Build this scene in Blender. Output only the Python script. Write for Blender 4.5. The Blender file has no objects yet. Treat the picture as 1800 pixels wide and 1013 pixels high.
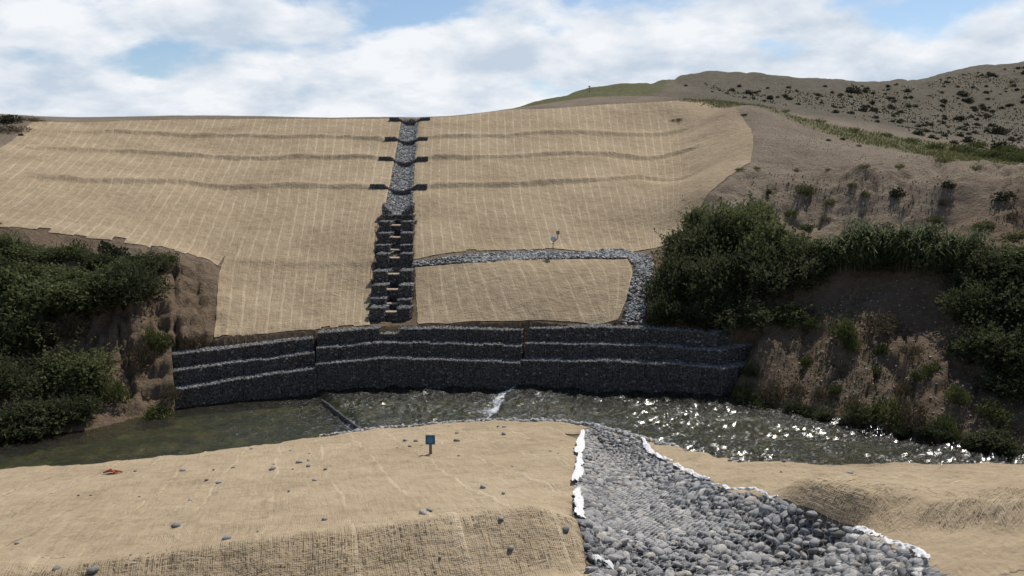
import bpy, bmesh, math
import numpy as np
from mathutils import Vector, Matrix
rng = np.random.default_rng(11)
SC = bpy.context.scene
COL = SC.collection

# ------------------------------------------------------------------ camera, sky, sun
H = 12.6                                   # eye height above the lower water level
F = 1400.0                                 # focal length in photograph pixels (28 mm on 36 mm)
P = math.atan2(196.5, 1400.0)              # downward pitch
cam = bpy.data.cameras.new('camera'); cam.lens = 28.0; cam.sensor_width = 36.0
cam.clip_start = 0.1; cam.clip_end = 6000
co = bpy.data.objects.new('camera', cam); COL.objects.link(co)
co.location = (0, 0, H); co.rotation_euler = (math.pi/2 - P, 0, 0)
SC.camera = co
SC.view_settings.view_transform = 'Standard'
SC.view_settings.look = 'None'
SC.view_settings.exposure = 0.16
SC.view_settings.gamma = 1.0
SUN_AZ, SUN_EL = math.radians(35), math.radians(56)
sdir = Vector((math.sin(SUN_AZ)*math.cos(SUN_EL), math.cos(SUN_AZ)*math.cos(SUN_EL), math.sin(SUN_EL)))
sl = bpy.data.lights.new('sun', 'SUN'); sl.energy = 4.4; sl.angle = math.radians(0.6); sl.color = (1.0, 0.95, 0.87)
so = bpy.data.objects.new('sun', sl); COL.objects.link(so)
so.rotation_euler = sdir.to_track_quat('Z', 'Y').to_euler(); so.location = (40, 60, 80)

W = bpy.data.worlds.new('World'); SC.world = W; W.use_nodes = True
nt = W.node_tree; nt.nodes.clear()
def N(t, typ, **kw):
    n = t.nodes.new(typ)
    for k, v in kw.items():
        if k.startswith('i_'): n.inputs[k[2:].replace('_', ' ')].default_value = v
        else: setattr(n, k, v)
    return n
def sky_world():
    L = nt.links.new
    sky = N(nt, 'ShaderNodeTexSky', sky_type='NISHITA', sun_disc=False, sun_elevation=SUN_EL, sun_rotation=SUN_AZ,
            altitude=300, air_density=1.0, dust_density=0.6, ozone_density=2.2)
    tc = N(nt, 'ShaderNodeTexCoord'); sep = N(nt, 'ShaderNodeSeparateXYZ'); L(tc.outputs['Generated'], sep.inputs[0])
    def m(op, a, b=None, clamp=False):
        n = N(nt, 'ShaderNodeMath', operation=op, use_clamp=clamp)
        for i, s in enumerate((a, b)):
            if s is None: continue
            if isinstance(s, (int, float)): n.inputs[i].default_value = s
            else: L(s, n.inputs[i])
        return n.outputs[0]
    zz = m('ADD', m('MAXIMUM', sep.outputs['Z'], 0.0), 0.32)
    cx = m('DIVIDE', sep.outputs['X'], zz); cy = m('DIVIDE', sep.outputs['Y'], zz)
    cmb = N(nt, 'ShaderNodeCombineXYZ'); L(cx, cmb.inputs[0]); L(cy, cmb.inputs[1])
    mp = N(nt, 'ShaderNodeMapping'); L(cmb.outputs[0], mp.inputs[0]); mp.inputs['Location'].default_value = (4.15, 1.72, 0)
    n1 = N(nt, 'ShaderNodeTexNoise', i_Scale=2.3, i_Detail=9.0, i_Roughness=0.52, i_Distortion=0.15); L(mp.outputs[0], n1.inputs['Vector'])
    n2 = N(nt, 'ShaderNodeTexNoise', i_Scale=3.6, i_Detail=8.0, i_Roughness=0.55, i_Distortion=0.1); 
    mp2 = N(nt, 'ShaderNodeMapping'); L(cmb.outputs[0], mp2.inputs[0]); mp2.inputs['Location'].default_value = (7.1, 4.0, 2)
    L(mp2.outputs[0], n2.inputs['Vector'])
    # cover thickens towards the horizon, as a cloud deck seen edge-on does
    cov = m('SUBTRACT', 0.835, m('MULTIPLY', sep.outputs['Z'], 1.75))
    cov = m('MAXIMUM', cov, 0.36)
    d = m('ADD', n1.outputs['Fac'], m('SUBTRACT', cov, 0.5))
    mr = N(nt, 'ShaderNodeMapRange', interpolation_type='SMOOTHSTEP'); L(d, mr.inputs['Value'])
    mr.inputs['From Min'].default_value = 0.45; mr.inputs['From Max'].default_value = 0.57
    shade = N(nt, 'ShaderNodeValToRGB'); L(n2.outputs['Fac'], shade.inputs[0])
    e = shade.color_ramp.elements
    e[0].position = 0.38; e[0].color = (5.0, 5.8, 6.8, 1)
    e[1].position = 0.60; e[1].color = (8.1, 8.3, 8.6, 1)
    mix = N(nt, 'ShaderNodeMix', data_type='RGBA'); L(mr.outputs[0], mix.inputs['Factor'])
    L(sky.outputs[0], mix.inputs['A']); L(shade.outputs[0], mix.inputs['B'])
    bg = N(nt, 'ShaderNodeBackground'); bg.inputs['Strength'].default_value = 0.1
    L(mix.outputs['Result'], bg.inputs['Color'])
    out = N(nt, 'ShaderNodeOutputWorld'); L(bg.outputs[0], out.inputs['Surface'])
sky_world()

# ------------------------------------------------------------------ helpers
cp, sp = math.cos(P), math.sin(P)
def ray(px, py):
    px = np.asarray(px, float); py = np.asarray(py, float)
    u = (px-900)/F; v = (506.5-py)/F
    return u, cp+v*sp, -sp+v*cp
def at(px, py, Y):
    u, y, z = ray(px, py); t = Y/y
    return np.stack([u*t, np.broadcast_to(Y, np.shape(t)).astype(float), H+z*t], -1)
def atz(px, py, zl):
    u, y, z = ray(px, py); t = (zl-H)/z
    return np.stack([u*t, y*t, H+z*t], -1)
def project(Pw):
    Pw = np.asarray(Pw, float); x, y, z = Pw[..., 0], Pw[..., 1], Pw[..., 2]-H
    t = y*cp - z*sp; up = y*sp + z*cp
    return 900+F*x/t, 506.5-F*up/t, t

def _hash(ix, iy, seed):
    n = (ix.astype(np.int64)*374761393 + iy.astype(np.int64)*668265263 + seed*974711) & 0x7fffffff
    n = ((n ^ (n >> 13))*1274126177) & 0x7fffffff
    n = (n ^ (n >> 16)) & 0xffff
    return n/65535.0
def vnoise(x, y, seed=0):
    x = np.asarray(x, float); y = np.asarray(y, float)
    ix = np.floor(x); iy = np.floor(y); fx = x-ix; fy = y-iy
    fx = fx*fx*fx*(fx*(fx*6-15)+10); fy = fy*fy*fy*(fy*(fy*6-15)+10)
    a = _hash(ix, iy, seed); b = _hash(ix+1, iy, seed); c = _hash(ix, iy+1, seed); d = _hash(ix+1, iy+1, seed)
    return (a*(1-fx)+b*fx)*(1-fy)+(c*(1-fx)+d*fx)*fy
def fbm(x, y, octv=4, seed=0, gain=0.5):
    s = 0; a = 1; t = 0
    for i in range(octv):
        s = s+a*(vnoise(x*2**i+i*17.3, y*2**i+i*9.1, seed+i)-0.5); t += a; a *= gain
    return s/t*2
def sstep(a, b, x):
    t = np.clip((x-a)/(b-a), 0, 1); return t*t*(3-2*t)
def in_poly(X, Y, poly):
    poly = np.asarray(poly)[:, :2]; ins = np.zeros(np.shape(X), bool); n = len(poly)
    for i in range(n):
        x0, y0 = poly[i]; x1, y1 = poly[(i+1) % n]
        c = ((y0 > Y) != (y1 > Y))
        xx = (x1-x0)*(Y-y0)/((y1-y0) if abs(y1-y0) > 1e-9 else 1e-9)+x0
        ins ^= c & (X < xx)
    return ins
def seg_dist(X, Y, pl, closed=False):
    pl = np.asarray(pl)[:, :2]; best = np.full(np.shape(X), 1e9); side = np.zeros(np.shape(X))
    n = len(pl) if closed else len(pl)-1
    for i in range(n):
        a = pl[i]; b = pl[(i+1) % len(pl)]; d = b-a; L2 = max((d**2).sum(), 1e-9)
        t = np.clip(((X-a[0])*d[0]+(Y-a[1])*d[1])/L2, 0, 1)
        ex = X-(a[0]+t*d[0]); ey = Y-(a[1]+t*d[1]); dd = np.hypot(ex, ey)
        cr = (d[0]*(Y-a[1])-d[1]*(X-a[0]))/math.sqrt(L2)
        upd = dd < best-1e-7
        best = np.where(upd, dd, best); side = np.where(upd, cr, side)
    return best, side
def resample(pl, n):
    pl = np.asarray(pl, float); d = np.r_[0, np.cumsum(np.linalg.norm(np.diff(pl, axis=0), axis=1))]
    s = np.linspace(0, d[-1], n)
    return np.stack([np.interp(s, d, pl[:, k]) for k in range(pl.shape[1])], -1)

def mesh_np(name, V, faces, smooth=True, uv=None, attrs=None, mats=None):
    """faces: list of int arrays (n,k)."""
    me = bpy.data.meshes.new(name)
    V = np.ascontiguousarray(V, np.float32)
    if not isinstance(faces, (list, tuple)): faces = [faces]
    faces = [np.asarray(f, np.int32) for f in faces if len(f)]
    me.vertices.add(len(V)); me.vertices.foreach_set('co', V.ravel())
    li = np.concatenate([f.ravel() for f in faces]); sizes = np.concatenate([np.full(len(f), f.shape[1], np.int32) for f in faces])
    me.loops.add(len(li)); me.loops.foreach_set('vertex_index', li)
    me.polygons.add(len(sizes)); st = np.r_[0, np.cumsum(sizes)[:-1]].astype(np.int32)
    me.polygons.foreach_set('loop_start', st); me.polygons.foreach_set('loop_total', sizes)
    me.polygons.foreach_set('use_smooth', np.full(len(sizes), smooth, bool))
    if uv is not None:
        ul = me.uv_layers.new(name='UVMap'); ul.data.foreach_set('uv', np.asarray(uv, np.float32)[li].ravel())
    for k, a in (attrs or {}).items():
        at_ = me.attributes.new(k, 'FLOAT', 'POINT'); at_.data.foreach_set('value', np.asarray(a, np.float32))
    me.update(calc_edges=True); me.validate()
    return me
def link(name, me, mat=None, parent=None, loc=None):
    o = bpy.data.objects.new(name, me); COL.objects.link(o)
    if mat is not None and me is not None and len(me.materials) == 0: me.materials.append(mat)
    if parent is not None: o.parent = parent
    if loc is not None: o.location = loc
    return o
def tag(o, label=None, cat=None, group=None, kind=None):
    if label: o['label'] = label
    if cat: o['category'] = cat
    if group: o['group'] = group
    if kind: o['kind'] = kind
    return o
def empty(name, loc=(0, 0, 0), **kw):
    o = bpy.data.objects.new(name, None); COL.objects.link(o); o.location = [float(c) for c in loc]; o.empty_display_size = 0.3
    return tag(o, **kw)
def grid_faces(nr, nc, keep=None):
    i = np.arange(nr*nc).reshape(nr, nc)
    f = np.stack([i[:-1, :-1], i[:-1, 1:], i[1:, 1:], i[1:, :-1]], -1).reshape(-1, 4)
    return f if keep is None else f[keep.ravel()]
class MB:
    """collects boxes and tubes into one mesh"""
    def __init__(s): s.V = []; s.F4 = []; s.F3 = []; s.n = 0
    def add(s, V, F4=None, F3=None):
        V = np.asarray(V, float)
        if F4 is not None and len(F4): s.F4.append(np.asarray(F4)+s.n)
        if F3 is not None and len(F3): s.F3.append(np.asarray(F3)+s.n)
        s.V.append(V); s.n += len(V); return s
    def hexa(s, c8):
        return s.add(c8, [[0,3,2,1],[4,5,6,7],[0,1,5,4],[1,2,6,5],[2,3,7,6],[3,0,4,7]])
    def box(s, x0, x1, y0, y1, z0, z1):
        return s.hexa([[x0,y0,z0],[x1,y0,z0],[x1,y1,z0],[x0,y1,z0],[x0,y0,z1],[x1,y0,z1],[x1,y1,z1],[x0,y1,z1]])
    def tube(s, pts, rad, n=6, cap=True):
        pts = np.asarray(pts, float); m = len(pts); rad = np.broadcast_to(rad, (m,))
        T = np.gradient(pts, axis=0); T /= np.linalg.norm(T, axis=1)[:, None]+1e-9
        ref = np.where(np.abs(T[:, 2:3]) > 0.9, np.array([[1., 0, 0]]), np.array([[0, 0, 1.]]))
        A = np.cross(T, ref); A /= np.linalg.norm(A, axis=1)[:, None]; B = np.cross(T, A)
        an = np.linspace(0, 2*np.pi, n, endpoint=False)
        V = pts[:, None]+rad[:, None, None]*(np.cos(an)[None, :, None]*A[:, None]+np.sin(an)[None, :, None]*B[:, None])
        f = []
        for i in range(m-1):
            for j in range(n):
                f.append([i*n+j, i*n+(j+1) % n, (i+1)*n+(j+1) % n, (i+1)*n+j])
        V = V.reshape(-1, 3); f3 = []
        if cap:
            V = np.vstack([V, pts[:1], pts[-1:]]); c0, c1 = m*n, m*n+1
            for j in range(n):
                f3.append([c0, (j+1) % n, j]); f3.append([c1, (m-1)*n+j, (m-1)*n+(j+1) % n])
        return s.add(V, f, f3)
    def build(s, name, mat, parent=None, smooth=False, attrs=None):
        V = np.vstack(s.V); fs = []
        if s.F4: fs.append(np.vstack(s.F4))
        if s.F3: fs.append(np.vstack(s.F3))
        return link(name, mesh_np(name, V, fs, smooth, attrs=attrs), mat, parent)

def ico(sub):
    bm = bmesh.new(); bmesh.ops.create_icosphere(bm, subdivisions=sub, radius=1.0)
    bm.verts.ensure_lookup_table()
    V = np.array([v.co[:] for v in bm.verts]); Fc = np.array([[v.index for v in f.verts] for f in bm.faces]); bm.free()
    return V, Fc
ICO1, ICO2 = ico(1), ico(2)
def rand_rot(n, tilt=None):
    """random rotation matrices; tilt limits the lean from upright"""
    if tilt is None:
        q = rng.normal(size=(n, 4)); q /= np.linalg.norm(q, axis=1)[:, None]
        w, x, y, z = q.T
    else:
        yaw = rng.uniform(0, 2*np.pi, n)/2; ax = rng.uniform(0, 2*np.pi, n); th = np.abs(rng.normal(0, tilt, n))/2
        w1, z1 = np.cos(yaw), np.sin(yaw); w2, x2, y2 = np.cos(th), np.sin(th)*np.cos(ax), np.sin(th)*np.sin(ax)
        w = w2*w1; x = x2*w1+y2*z1; y = y2*w1-x2*z1; z = w2*z1
    R = np.empty((n, 3, 3))
    R[:, 0, 0] = 1-2*(y*y+z*z); R[:, 0, 1] = 2*(x*y-z*w); R[:, 0, 2] = 2*(x*z+y*w)
    R[:, 1, 0] = 2*(x*y+z*w); R[:, 1, 1] = 1-2*(x*x+z*z); R[:, 1, 2] = 2*(y*z-x*w)
    R[:, 2, 0] = 2*(x*z-y*w); R[:, 2, 1] = 2*(y*z+x*w); R[:, 2, 2] = 1-2*(x*x+y*y)
    return R
def stones_arrays(pos, scl, base=ICO1, tilt=0.35, rough=0.16, tint=None):
    n = len(pos); BV, BF = base
    V = np.repeat(BV[None], n, 0)*(1+rng.normal(0, rough, (n, len(BV), 1)))
    V = V*np.asarray(scl)[:, None, :]
    V = np.einsum('nij,nvj->nvi', rand_rot(n, tilt), V)+np.asarray(pos)[:, None, :]
    Fc = BF[None]+(np.arange(n)*len(BV))[:, None, None]
    t = rng.uniform(0, 1, n) if tint is None else np.broadcast_to(tint, (n,))
    return V.reshape(-1, 3), Fc.reshape(-1, 3), np.repeat(t, len(BV))

# ------------------------------------------------------------------ materials
def newmat(name):
    m = bpy.data.materials.new(name); m.use_nodes = True; m.node_tree.nodes.clear(); return m, m.node_tree
def ramp(t, stops, fac):
    r = N(t, 'ShaderNodeValToRGB'); e = r.color_ramp.elements
    while len(e) < len(stops): e.new(0.5)
    for el, (p, c) in zip(e, stops): el.position = p; el.color = (*c, 1)
    t.links.new(fac, r.inputs[0]); return r.outputs['Color']
def noise(t, vec, scale, detail=4, rough=0.55, dist=0.0):
    n = N(t, 'ShaderNodeTexNoise', i_Scale=scale, i_Detail=detail, i_Roughness=rough, i_Distortion=dist)
    if vec is not None: t.links.new(vec, n.inputs['Vector'])
    return n.outputs['Fac']
def mixc(t, fac, a, b, mode='MIX'):
    m = N(t, 'ShaderNodeMix', data_type='RGBA', blend_type=mode)
    for s, k in ((fac, 'Factor'), (a, 'A'), (b, 'B')):
        if isinstance(s, (int, float)): m.inputs[k].default_value = s
        elif isinstance(s, tuple): m.inputs[k].default_value = (*s, 1)
        else: t.links.new(s, m.inputs[k])
    return m.outputs['Result']
def mth(t, op, a, b=None, clamp=False):
    n = N(t, 'ShaderNodeMath', operation=op, use_clamp=clamp)
    for i, s in enumerate((a, b)):
        if s is None: continue
        if isinstance(s, (int, float)): n.inputs[i].default_value = s
        else: t.links.new(s, n.inputs[i])
    return n.outputs[0]
def mrange(t, v, a, b, c=0.0, d=1.0):
    n = N(t, 'ShaderNodeMapRange', interpolation_type='SMOOTHSTEP'); t.links.new(v, n.inputs['Value'])
    for k, x in zip(('From Min', 'From Max', 'To Min', 'To Max'), (a, b, c, d)): n.inputs[k].default_value = x
    return n.outputs[0]
def finish(t, col, rough=0.9, height=None, bstr=0.5, bdist=0.05, spec=0.2, extra=None):
    b = N(t, 'ShaderNodeBsdfPrincipled')
    if isinstance(col, tuple): b.inputs['Base Color'].default_value = (*col, 1)
    else: t.links.new(col, b.inputs['Base Color'])
    if isinstance(rough, (int, float)): b.inputs['Roughness'].default_value = rough
    else: t.links.new(rough, b.inputs['Roughness'])
    b.inputs['Specular IOR Level'].default_value = spec
    if height is not None:
        bp = N(t, 'ShaderNodeBump', i_Strength=bstr, i_Distance=bdist); t.links.new(height, bp.inputs['Height'])
        t.links.new(bp.outputs[0], b.inputs['Normal'])
    o = N(t, 'ShaderNodeOutputMaterial'); t.links.new(b.outputs[0], o.inputs['Surface'])
    return b, o
def attr(t, name): return N(t, 'ShaderNodeAttribute', attribute_name=name).outputs['Fac']
def pos(t): return N(t, 'ShaderNodeNewGeometry').outputs['Position']

def mat_soil():
    m, t = newmat('soil'); p = pos(t)
    n1 = noise(t, p, 0.35, 6, 0.6); n2 = noise(t, p, 3.0, 6, 0.65); n3 = noise(t, p, 14.0, 4, 0.6)
    c = ramp(t, [(0.30, (0.150, 0.113, 0.080)), (0.50, (0.228, 0.178, 0.128)), (0.72, (0.315, 0.255, 0.190))], mth(t, 'ADD', mth(t, 'MULTIPLY', n1, 0.5), mth(t, 'MULTIPLY', n2, 0.5)))
    c = mixc(t, mrange(t, n3, 0.60, 0.75), c, (0.33, 0.29, 0.24))
    c = mixc(t, mrange(t, n3, 0.42, 0.30), c, (0.10, 0.072, 0.05))
    g = attr(t, 'grass')                                   # thin grass and weeds growing on it
    gm = mrange(t, mth(t, 'ADD', g, mth(t, 'MULTIPLY', mth(t, 'SUBTRACT', n2, 0.5), 1.1)), 0.35, 0.75)
    gc = ramp(t, [(0.3, (0.070, 0.074, 0.030)), (0.55, (0.125, 0.122, 0.052)), (0.75, (0.20, 0.175, 0.085))], noise(t, p, 1.6, 5, 0.65))
    c0_ = c
    ea = attr(t, 'earth')                                  # damp red-brown earth of the river banks
    c = mixc(t, ea, c, ramp(t, [(0.30, (0.085, 0.058, 0.036)), (0.52, (0.158, 0.112, 0.072)), (0.74, (0.235, 0.172, 0.115))], mth(t, 'ADD', mth(t, 'MULTIPLY', n2, 0.6), mth(t, 'MULTIPLY', n3, 0.4))))
    c = mixc(t, gm, c, gc)
    s = attr(t, 'scrub')                                   # stony grey hill ground
    c = mixc(t, mth(t, 'MULTIPLY', s, mrange(t, n2, 0.3, 0.7, 0.5, 1.0)), c, ramp(t, [(0.3, (0.050, 0.045, 0.028)), (0.5, (0.088, 0.080, 0.054)), (0.72, (0.150, 0.134, 0.098))], noise(t, p, 0.9, 6, 0.7)))
    hgt = mth(t, 'ADD', mth(t, 'MULTIPLY', n2, 1.0), mth(t, 'MULTIPLY', n3, 0.35))
    finish(t, c, 0.95, hgt, 1.0, 0.40, 0.1); return m
def mat_jute(name, near):
    m, t = newmat(name); p = pos(t)
    uv = N(t, 'ShaderNodeUVMap', uv_map='UVMap').outputs[0]
    sx = N(t, 'ShaderNodeSeparateXYZ'); t.links.new(uv, sx.inputs[0])
    # streaks along the threads
    mpv = N(t, 'ShaderNodeMapping'); t.links.new(uv, mpv.inputs[0]); mpv.inputs['Scale'].default_value = (9.0, 0.7, 1)
    st = noise(t, mpv.outputs[0], 1.0, 5, 0.65)
    mph = N(t, 'ShaderNodeMapping'); t.links.new(uv, mph.inputs[0]); mph.inputs['Scale'].default_value = (0.9, 7.0, 1)
    sh = noise(t, mph.outputs[0], 1.0, 4, 0.6)
    big = noise(t, p, 0.22, 5, 0.6); mid = noise(t, p, 1.7, 5, 0.65); fine = noise(t, p, 22.0, 3, 0.6)
    k = mth(t, 'ADD', mth(t, 'ADD', mth(t, 'MULTIPLY', st, 0.30), mth(t, 'MULTIPLY', big, 0.32)), mth(t, 'ADD', mth(t, 'MULTIPLY', mid, 0.23), mth(t, 'MULTIPLY', sh, 0.15)))
    if near:
        c = ramp(t, [(0.36, (0.250, 0.192, 0.124)), (0.50, (0.348, 0.272, 0.177)), (0.64, (0.425, 0.342, 0.232))], k)
    else:
        c = ramp(t, [(0.36, (0.205, 0.154, 0.096)), (0.50, (0.308, 0.237, 0.152)), (0.64, (0.395, 0.312, 0.206))], k)
    c = mixc(t, mrange(t, mid, 0.66, 0.80), c, (0.20, 0.145, 0.09))        # earth stains
    c = mixc(t, mth(t, 'MULTIPLY', mrange(t, fine, 0.55, 0.75), 0.22), c, (0.56, 0.45, 0.30))
    if near:                                                                 # trodden, dirty patches
        mpd = N(t, 'ShaderNodeMapping'); t.links.new(p, mpd.inputs[0]); mpd.inputs['Scale'].default_value = (0.7, 1.5, 1)
        dn = noise(t, mpd.outputs[0], 1.1, 7, 0.72, 0.4)
        c = mixc(t, mth(t, 'MULTIPLY', mrange(t, dn, 0.53, 0.70), 0.55), c, (0.245, 0.180, 0.112))
        c = mixc(t, mth(t, 'MULTIPLY', mrange(t, noise(t, p, 7.0, 3, 0.6), 0.66, 0.74), 0.6), c, (0.16, 0.125, 0.09))
    sm = attr(t, 'seam')                                                 # doubled, frayed selvage
    smw = mth(t, 'MULTIPLY', mrange(t, mth(t, 'ADD', sm, mth(t, 'MULTIPLY', mth(t, 'SUBTRACT', st, 0.5), 0.2)), 0.35, 0.95), mth(t, 'MULTIPLY', mrange(t, big, 0.40, 0.58), 0.42) if near else mth(t, 'MULTIPLY', mrange(t, big, 0.36, 0.60, 0.14, 0.38), 1.0))
    c = mixc(t, smw, c, (0.56, 0.47, 0.335))
    # weave
    def thread(axis, per, jig):
        a = mth(t, 'ADD', sx.outputs[axis], mth(t, 'MULTIPLY', jig, per*0.9))
        return mth(t, 'ABSOLUTE', mth(t, 'SUBTRACT', mth(t, 'FRACT', mth(t, 'DIVIDE', a, per)), 0.5))   # 0 at thread centre .. 0.5
    j = noise(t, uv, 5.0, 2, 0.5)
    tu = thread(0, 0.030, j); tv = thread(1, 0.034, j)
    hu = mrange(t, tu, 0.30, 0.06); hv = mrange(t, tv, 0.26, 0.06)
    w = mth(t, 'MAXIMUM', hu, mth(t, 'MULTIPLY', hv, 0.8))
    height = mth(t, 'ADD', mth(t, 'MULTIPLY', w, 0.03 if near else 0.0), mth(t, 'ADD', mth(t, 'MULTIPLY', mid, 0.9), mth(t, 'ADD', mth(t, 'MULTIPLY', fine, 0.10), mth(t, 'MULTIPLY', mth(t, 'ADD', st, sh), 0.25))))
    b, o = finish(t, c, 0.95, height, 0.95 if near else 0.8, 0.15 if near else 0.22, 0.05)
    if near:
        op = attr(t, 'open')                             # 0 = tight weave, 1 = stretched open
        opn = mth(t, 'ADD', op, mth(t, 'MULTIPLY', mth(t, 'SUBTRACT', mid, 0.55), 1.3), True)
        def slits(su, sv, lo, seedv):
            mg = N(t, 'ShaderNodeMapping'); t.links.new(uv, mg.inputs[0]); mg.inputs['Scale'].default_value = (su, sv, 1); mg.inputs['Location'].default_value = (seedv, 0, 0)
            return noise(t, mg.outputs[0], 1.0, 2, 0.5)
        g1 = slits(62.0, 2.6, 0, 3.0); g2 = slits(9.0, 34.0, 0, 9.0)
        hole = mth(t, 'MULTIPLY', mth(t, 'GREATER_THAN', g1, mth(t, 'SUBTRACT', 0.74, mth(t, 'MULTIPLY', opn, 0.215))), mth(t, 'GREATER_THAN', g2, 0.49))
        hole = mth(t, 'MULTIPLY', hole, 0.68)
        tr = N(t, 'ShaderNodeBsdfTransparent'); mx = N(t, 'ShaderNodeMixShader')
        t.links.new(hole, mx.inputs[0]); t.links.new(b.outputs[0], mx.inputs[1]); t.links.new(tr.outputs[0], mx.inputs[2])
        t.links.new(mx.outputs[0], o.inputs['Surface'])
    return m
def mat_stone(name, stops, rough=0.8, spec=0.3, scale=9.0):
    m, t = newmat(name); p = pos(t); k = attr(t, 'tint')
    n1 = noise(t, p, scale, 5, 0.6); n2 = noise(t, p, scale*5, 3, 0.6)
    c = ramp(t, stops, k)
    c = mixc(t, mth(t, 'MULTIPLY', mrange(t, n1, 0.4, 0.7), 0.35), c, (0.36, 0.34, 0.31))
    c = mixc(t, mth(t, 'MULTIPLY', mrange(t, n2, 0.5, 0.35), 0.4), c, (0.05, 0.05, 0.05))
    finish(t, c, rough, mth(t, 'ADD', n1, mth(t, 'MULTIPLY', n2, 0.4)), 0.5, 0.02, spec); return m
def mat_plain(name, c1, c2, scale=6.0, rough=0.7, bstr=0.3, bdist=0.01, metal=0.0, spec=0.3):
    m, t = newmat(name); p = pos(t); n1 = noise(t, p, scale, 5, 0.65)
    b, o = finish(t, mixc(t, mrange(t, n1, 0.3, 0.7), c1, c2), rough, n1, bstr, bdist, spec)
    b.inputs['Metallic'].default_value = metal; return m
def mat_leaf(name, stops, trans=0.25):
    m, t = newmat(name); k = attr(t, 'tint'); oi = N(t, 'ShaderNodeObjectInfo').outputs['Random']
    c = ramp(t, stops, mth(t, 'ADD', mth(t, 'MULTIPLY', k, 0.75), mth(t, 'MULTIPLY', oi, 0.25)))
    b, o = finish(t, c, 0.7, None, spec=0.12)
    tl = N(t, 'ShaderNodeBsdfTranslucent'); t.links.new(c, tl.inputs[0])
    mx = N(t, 'ShaderNodeMixShader', i_Fac=trans); t.links.new(b.outputs[0], mx.inputs[1]); t.links.new(tl.outputs[0], mx.inputs[2])
    t.links.new(mx.outputs[0], o.inputs['Surface']); return m
def mat_water():
    m, t = newmat('water'); p = pos(t)
    mp = N(t, 'ShaderNodeMapping'); t.links.new(p, mp.inputs[0]); mp.inputs['Scale'].default_value = (0.8, 1.25, 1); mp.inputs['Rotation'].default_value = (0, 0, 0.12)
    ch = attr(t, 'chop')
    n1 = noise(t, mp.outputs[0], 0.9, 3, 0.55, 0.5); n2 = noise(t, mp.outputs[0], 2.6, 4, 0.6, 0.8); n3 = noise(t, mp.outputs[0], 7.0, 3, 0.6, 0.6)
    hgt = mth(t, 'ADD', mth(t, 'MULTIPLY', n1, 0.5), mth(t, 'ADD', mth(t, 'MULTIPLY', n2, 0.55), mth(t, 'MULTIPLY', n3, 0.30)))
    hgt = mth(t, 'MULTIPLY', hgt, mth(t, 'ADD', 0.12, mth(t, 'MULTIPLY', ch, 0.8)))
    bp = N(t, 'ShaderNodeBump', i_Strength=1.0, i_Distance=0.6); t.links.new(hgt, bp.inputs['Height'])
    fr = N(t, 'ShaderNodeFresnel', i_IOR=1.36); t.links.new(bp.outputs[0], fr.inputs['Normal'])
    gl = N(t, 'ShaderNodeBsdfGlossy', i_Roughness=0.23); t.links.new(bp.outputs[0], gl.inputs['Normal'])
    tr = N(t, 'ShaderNodeBsdfTransparent'); tr.inputs[0].default_value = (0.58, 0.62, 0.44, 1)
    df = N(t, 'ShaderNodeBsdfDiffuse'); df.inputs[0].default_value = (0.060, 0.052, 0.024, 1)
    body = N(t, 'ShaderNodeMixShader', i_Fac=0.16); t.links.new(tr.outputs[0], body.inputs[1]); t.links.new(df.outputs[0], body.inputs[2])
    mx = N(t, 'ShaderNodeMixShader'); t.links.new(fr.outputs[0], mx.inputs[0]); t.links.new(body.outputs[0], mx.inputs[1]); t.links.new(gl.outputs[0], mx.inputs[2])
    # broken white water at the drops and on the riffles, with sun sparkle painted in
    mf = N(t, 'ShaderNodeMapping'); t.links.new(p, mf.inputs[0]); mf.inputs['Scale'].default_value = (1.6, 2.6, 1)
    nf = noise(t, mf.outputs[0], 4.0, 5, 0.7, 0.5)
    fo = attr(t, 'foam_glint'); fm = mrange(t, mth(t, 'ADD', fo, mth(t, 'MULTIPLY', mth(t, 'SUBTRACT', nf, 0.5), 2.2)), 0.40, 0.95, 0.0, 0.85)
    fd = N(t, 'ShaderNodeBsdfDiffuse'); fd.inputs[0].default_value = (0.72, 0.74, 0.75, 1)
    m2 = N(t, 'ShaderNodeMixShader'); t.links.new(fm, m2.inputs[0]); t.links.new(mx.outputs[0], m2.inputs[1]); t.links.new(fd.outputs[0], m2.inputs[2])
    o = N(t, 'ShaderNodeOutputMaterial'); t.links.new(m2.outputs[0], o.inputs['Surface']); return m
def mat_bed():
    m, t = newmat('river_bed'); p = pos(t)
    n1 = noise(t, p, 0.8, 5, 0.6); vo = N(t, 'ShaderNodeTexVoronoi', i_Scale=5.0); t.links.new(p, vo.inputs['Vector'])
    c = ramp(t, [(0.34, (0.055, 0.060, 0.028)), (0.50, (0.13, 0.125, 0.06)), (0.62, (0.24, 0.20, 0.10)), (0.75, (0.40, 0.31, 0.16))], n1)
    c = mixc(t, 0.35, c, vo.outputs['Color'], 'MULTIPLY')
    finish(t, c, 0.9, vo.outputs['Distance'], 0.6, 0.1); return m

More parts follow.
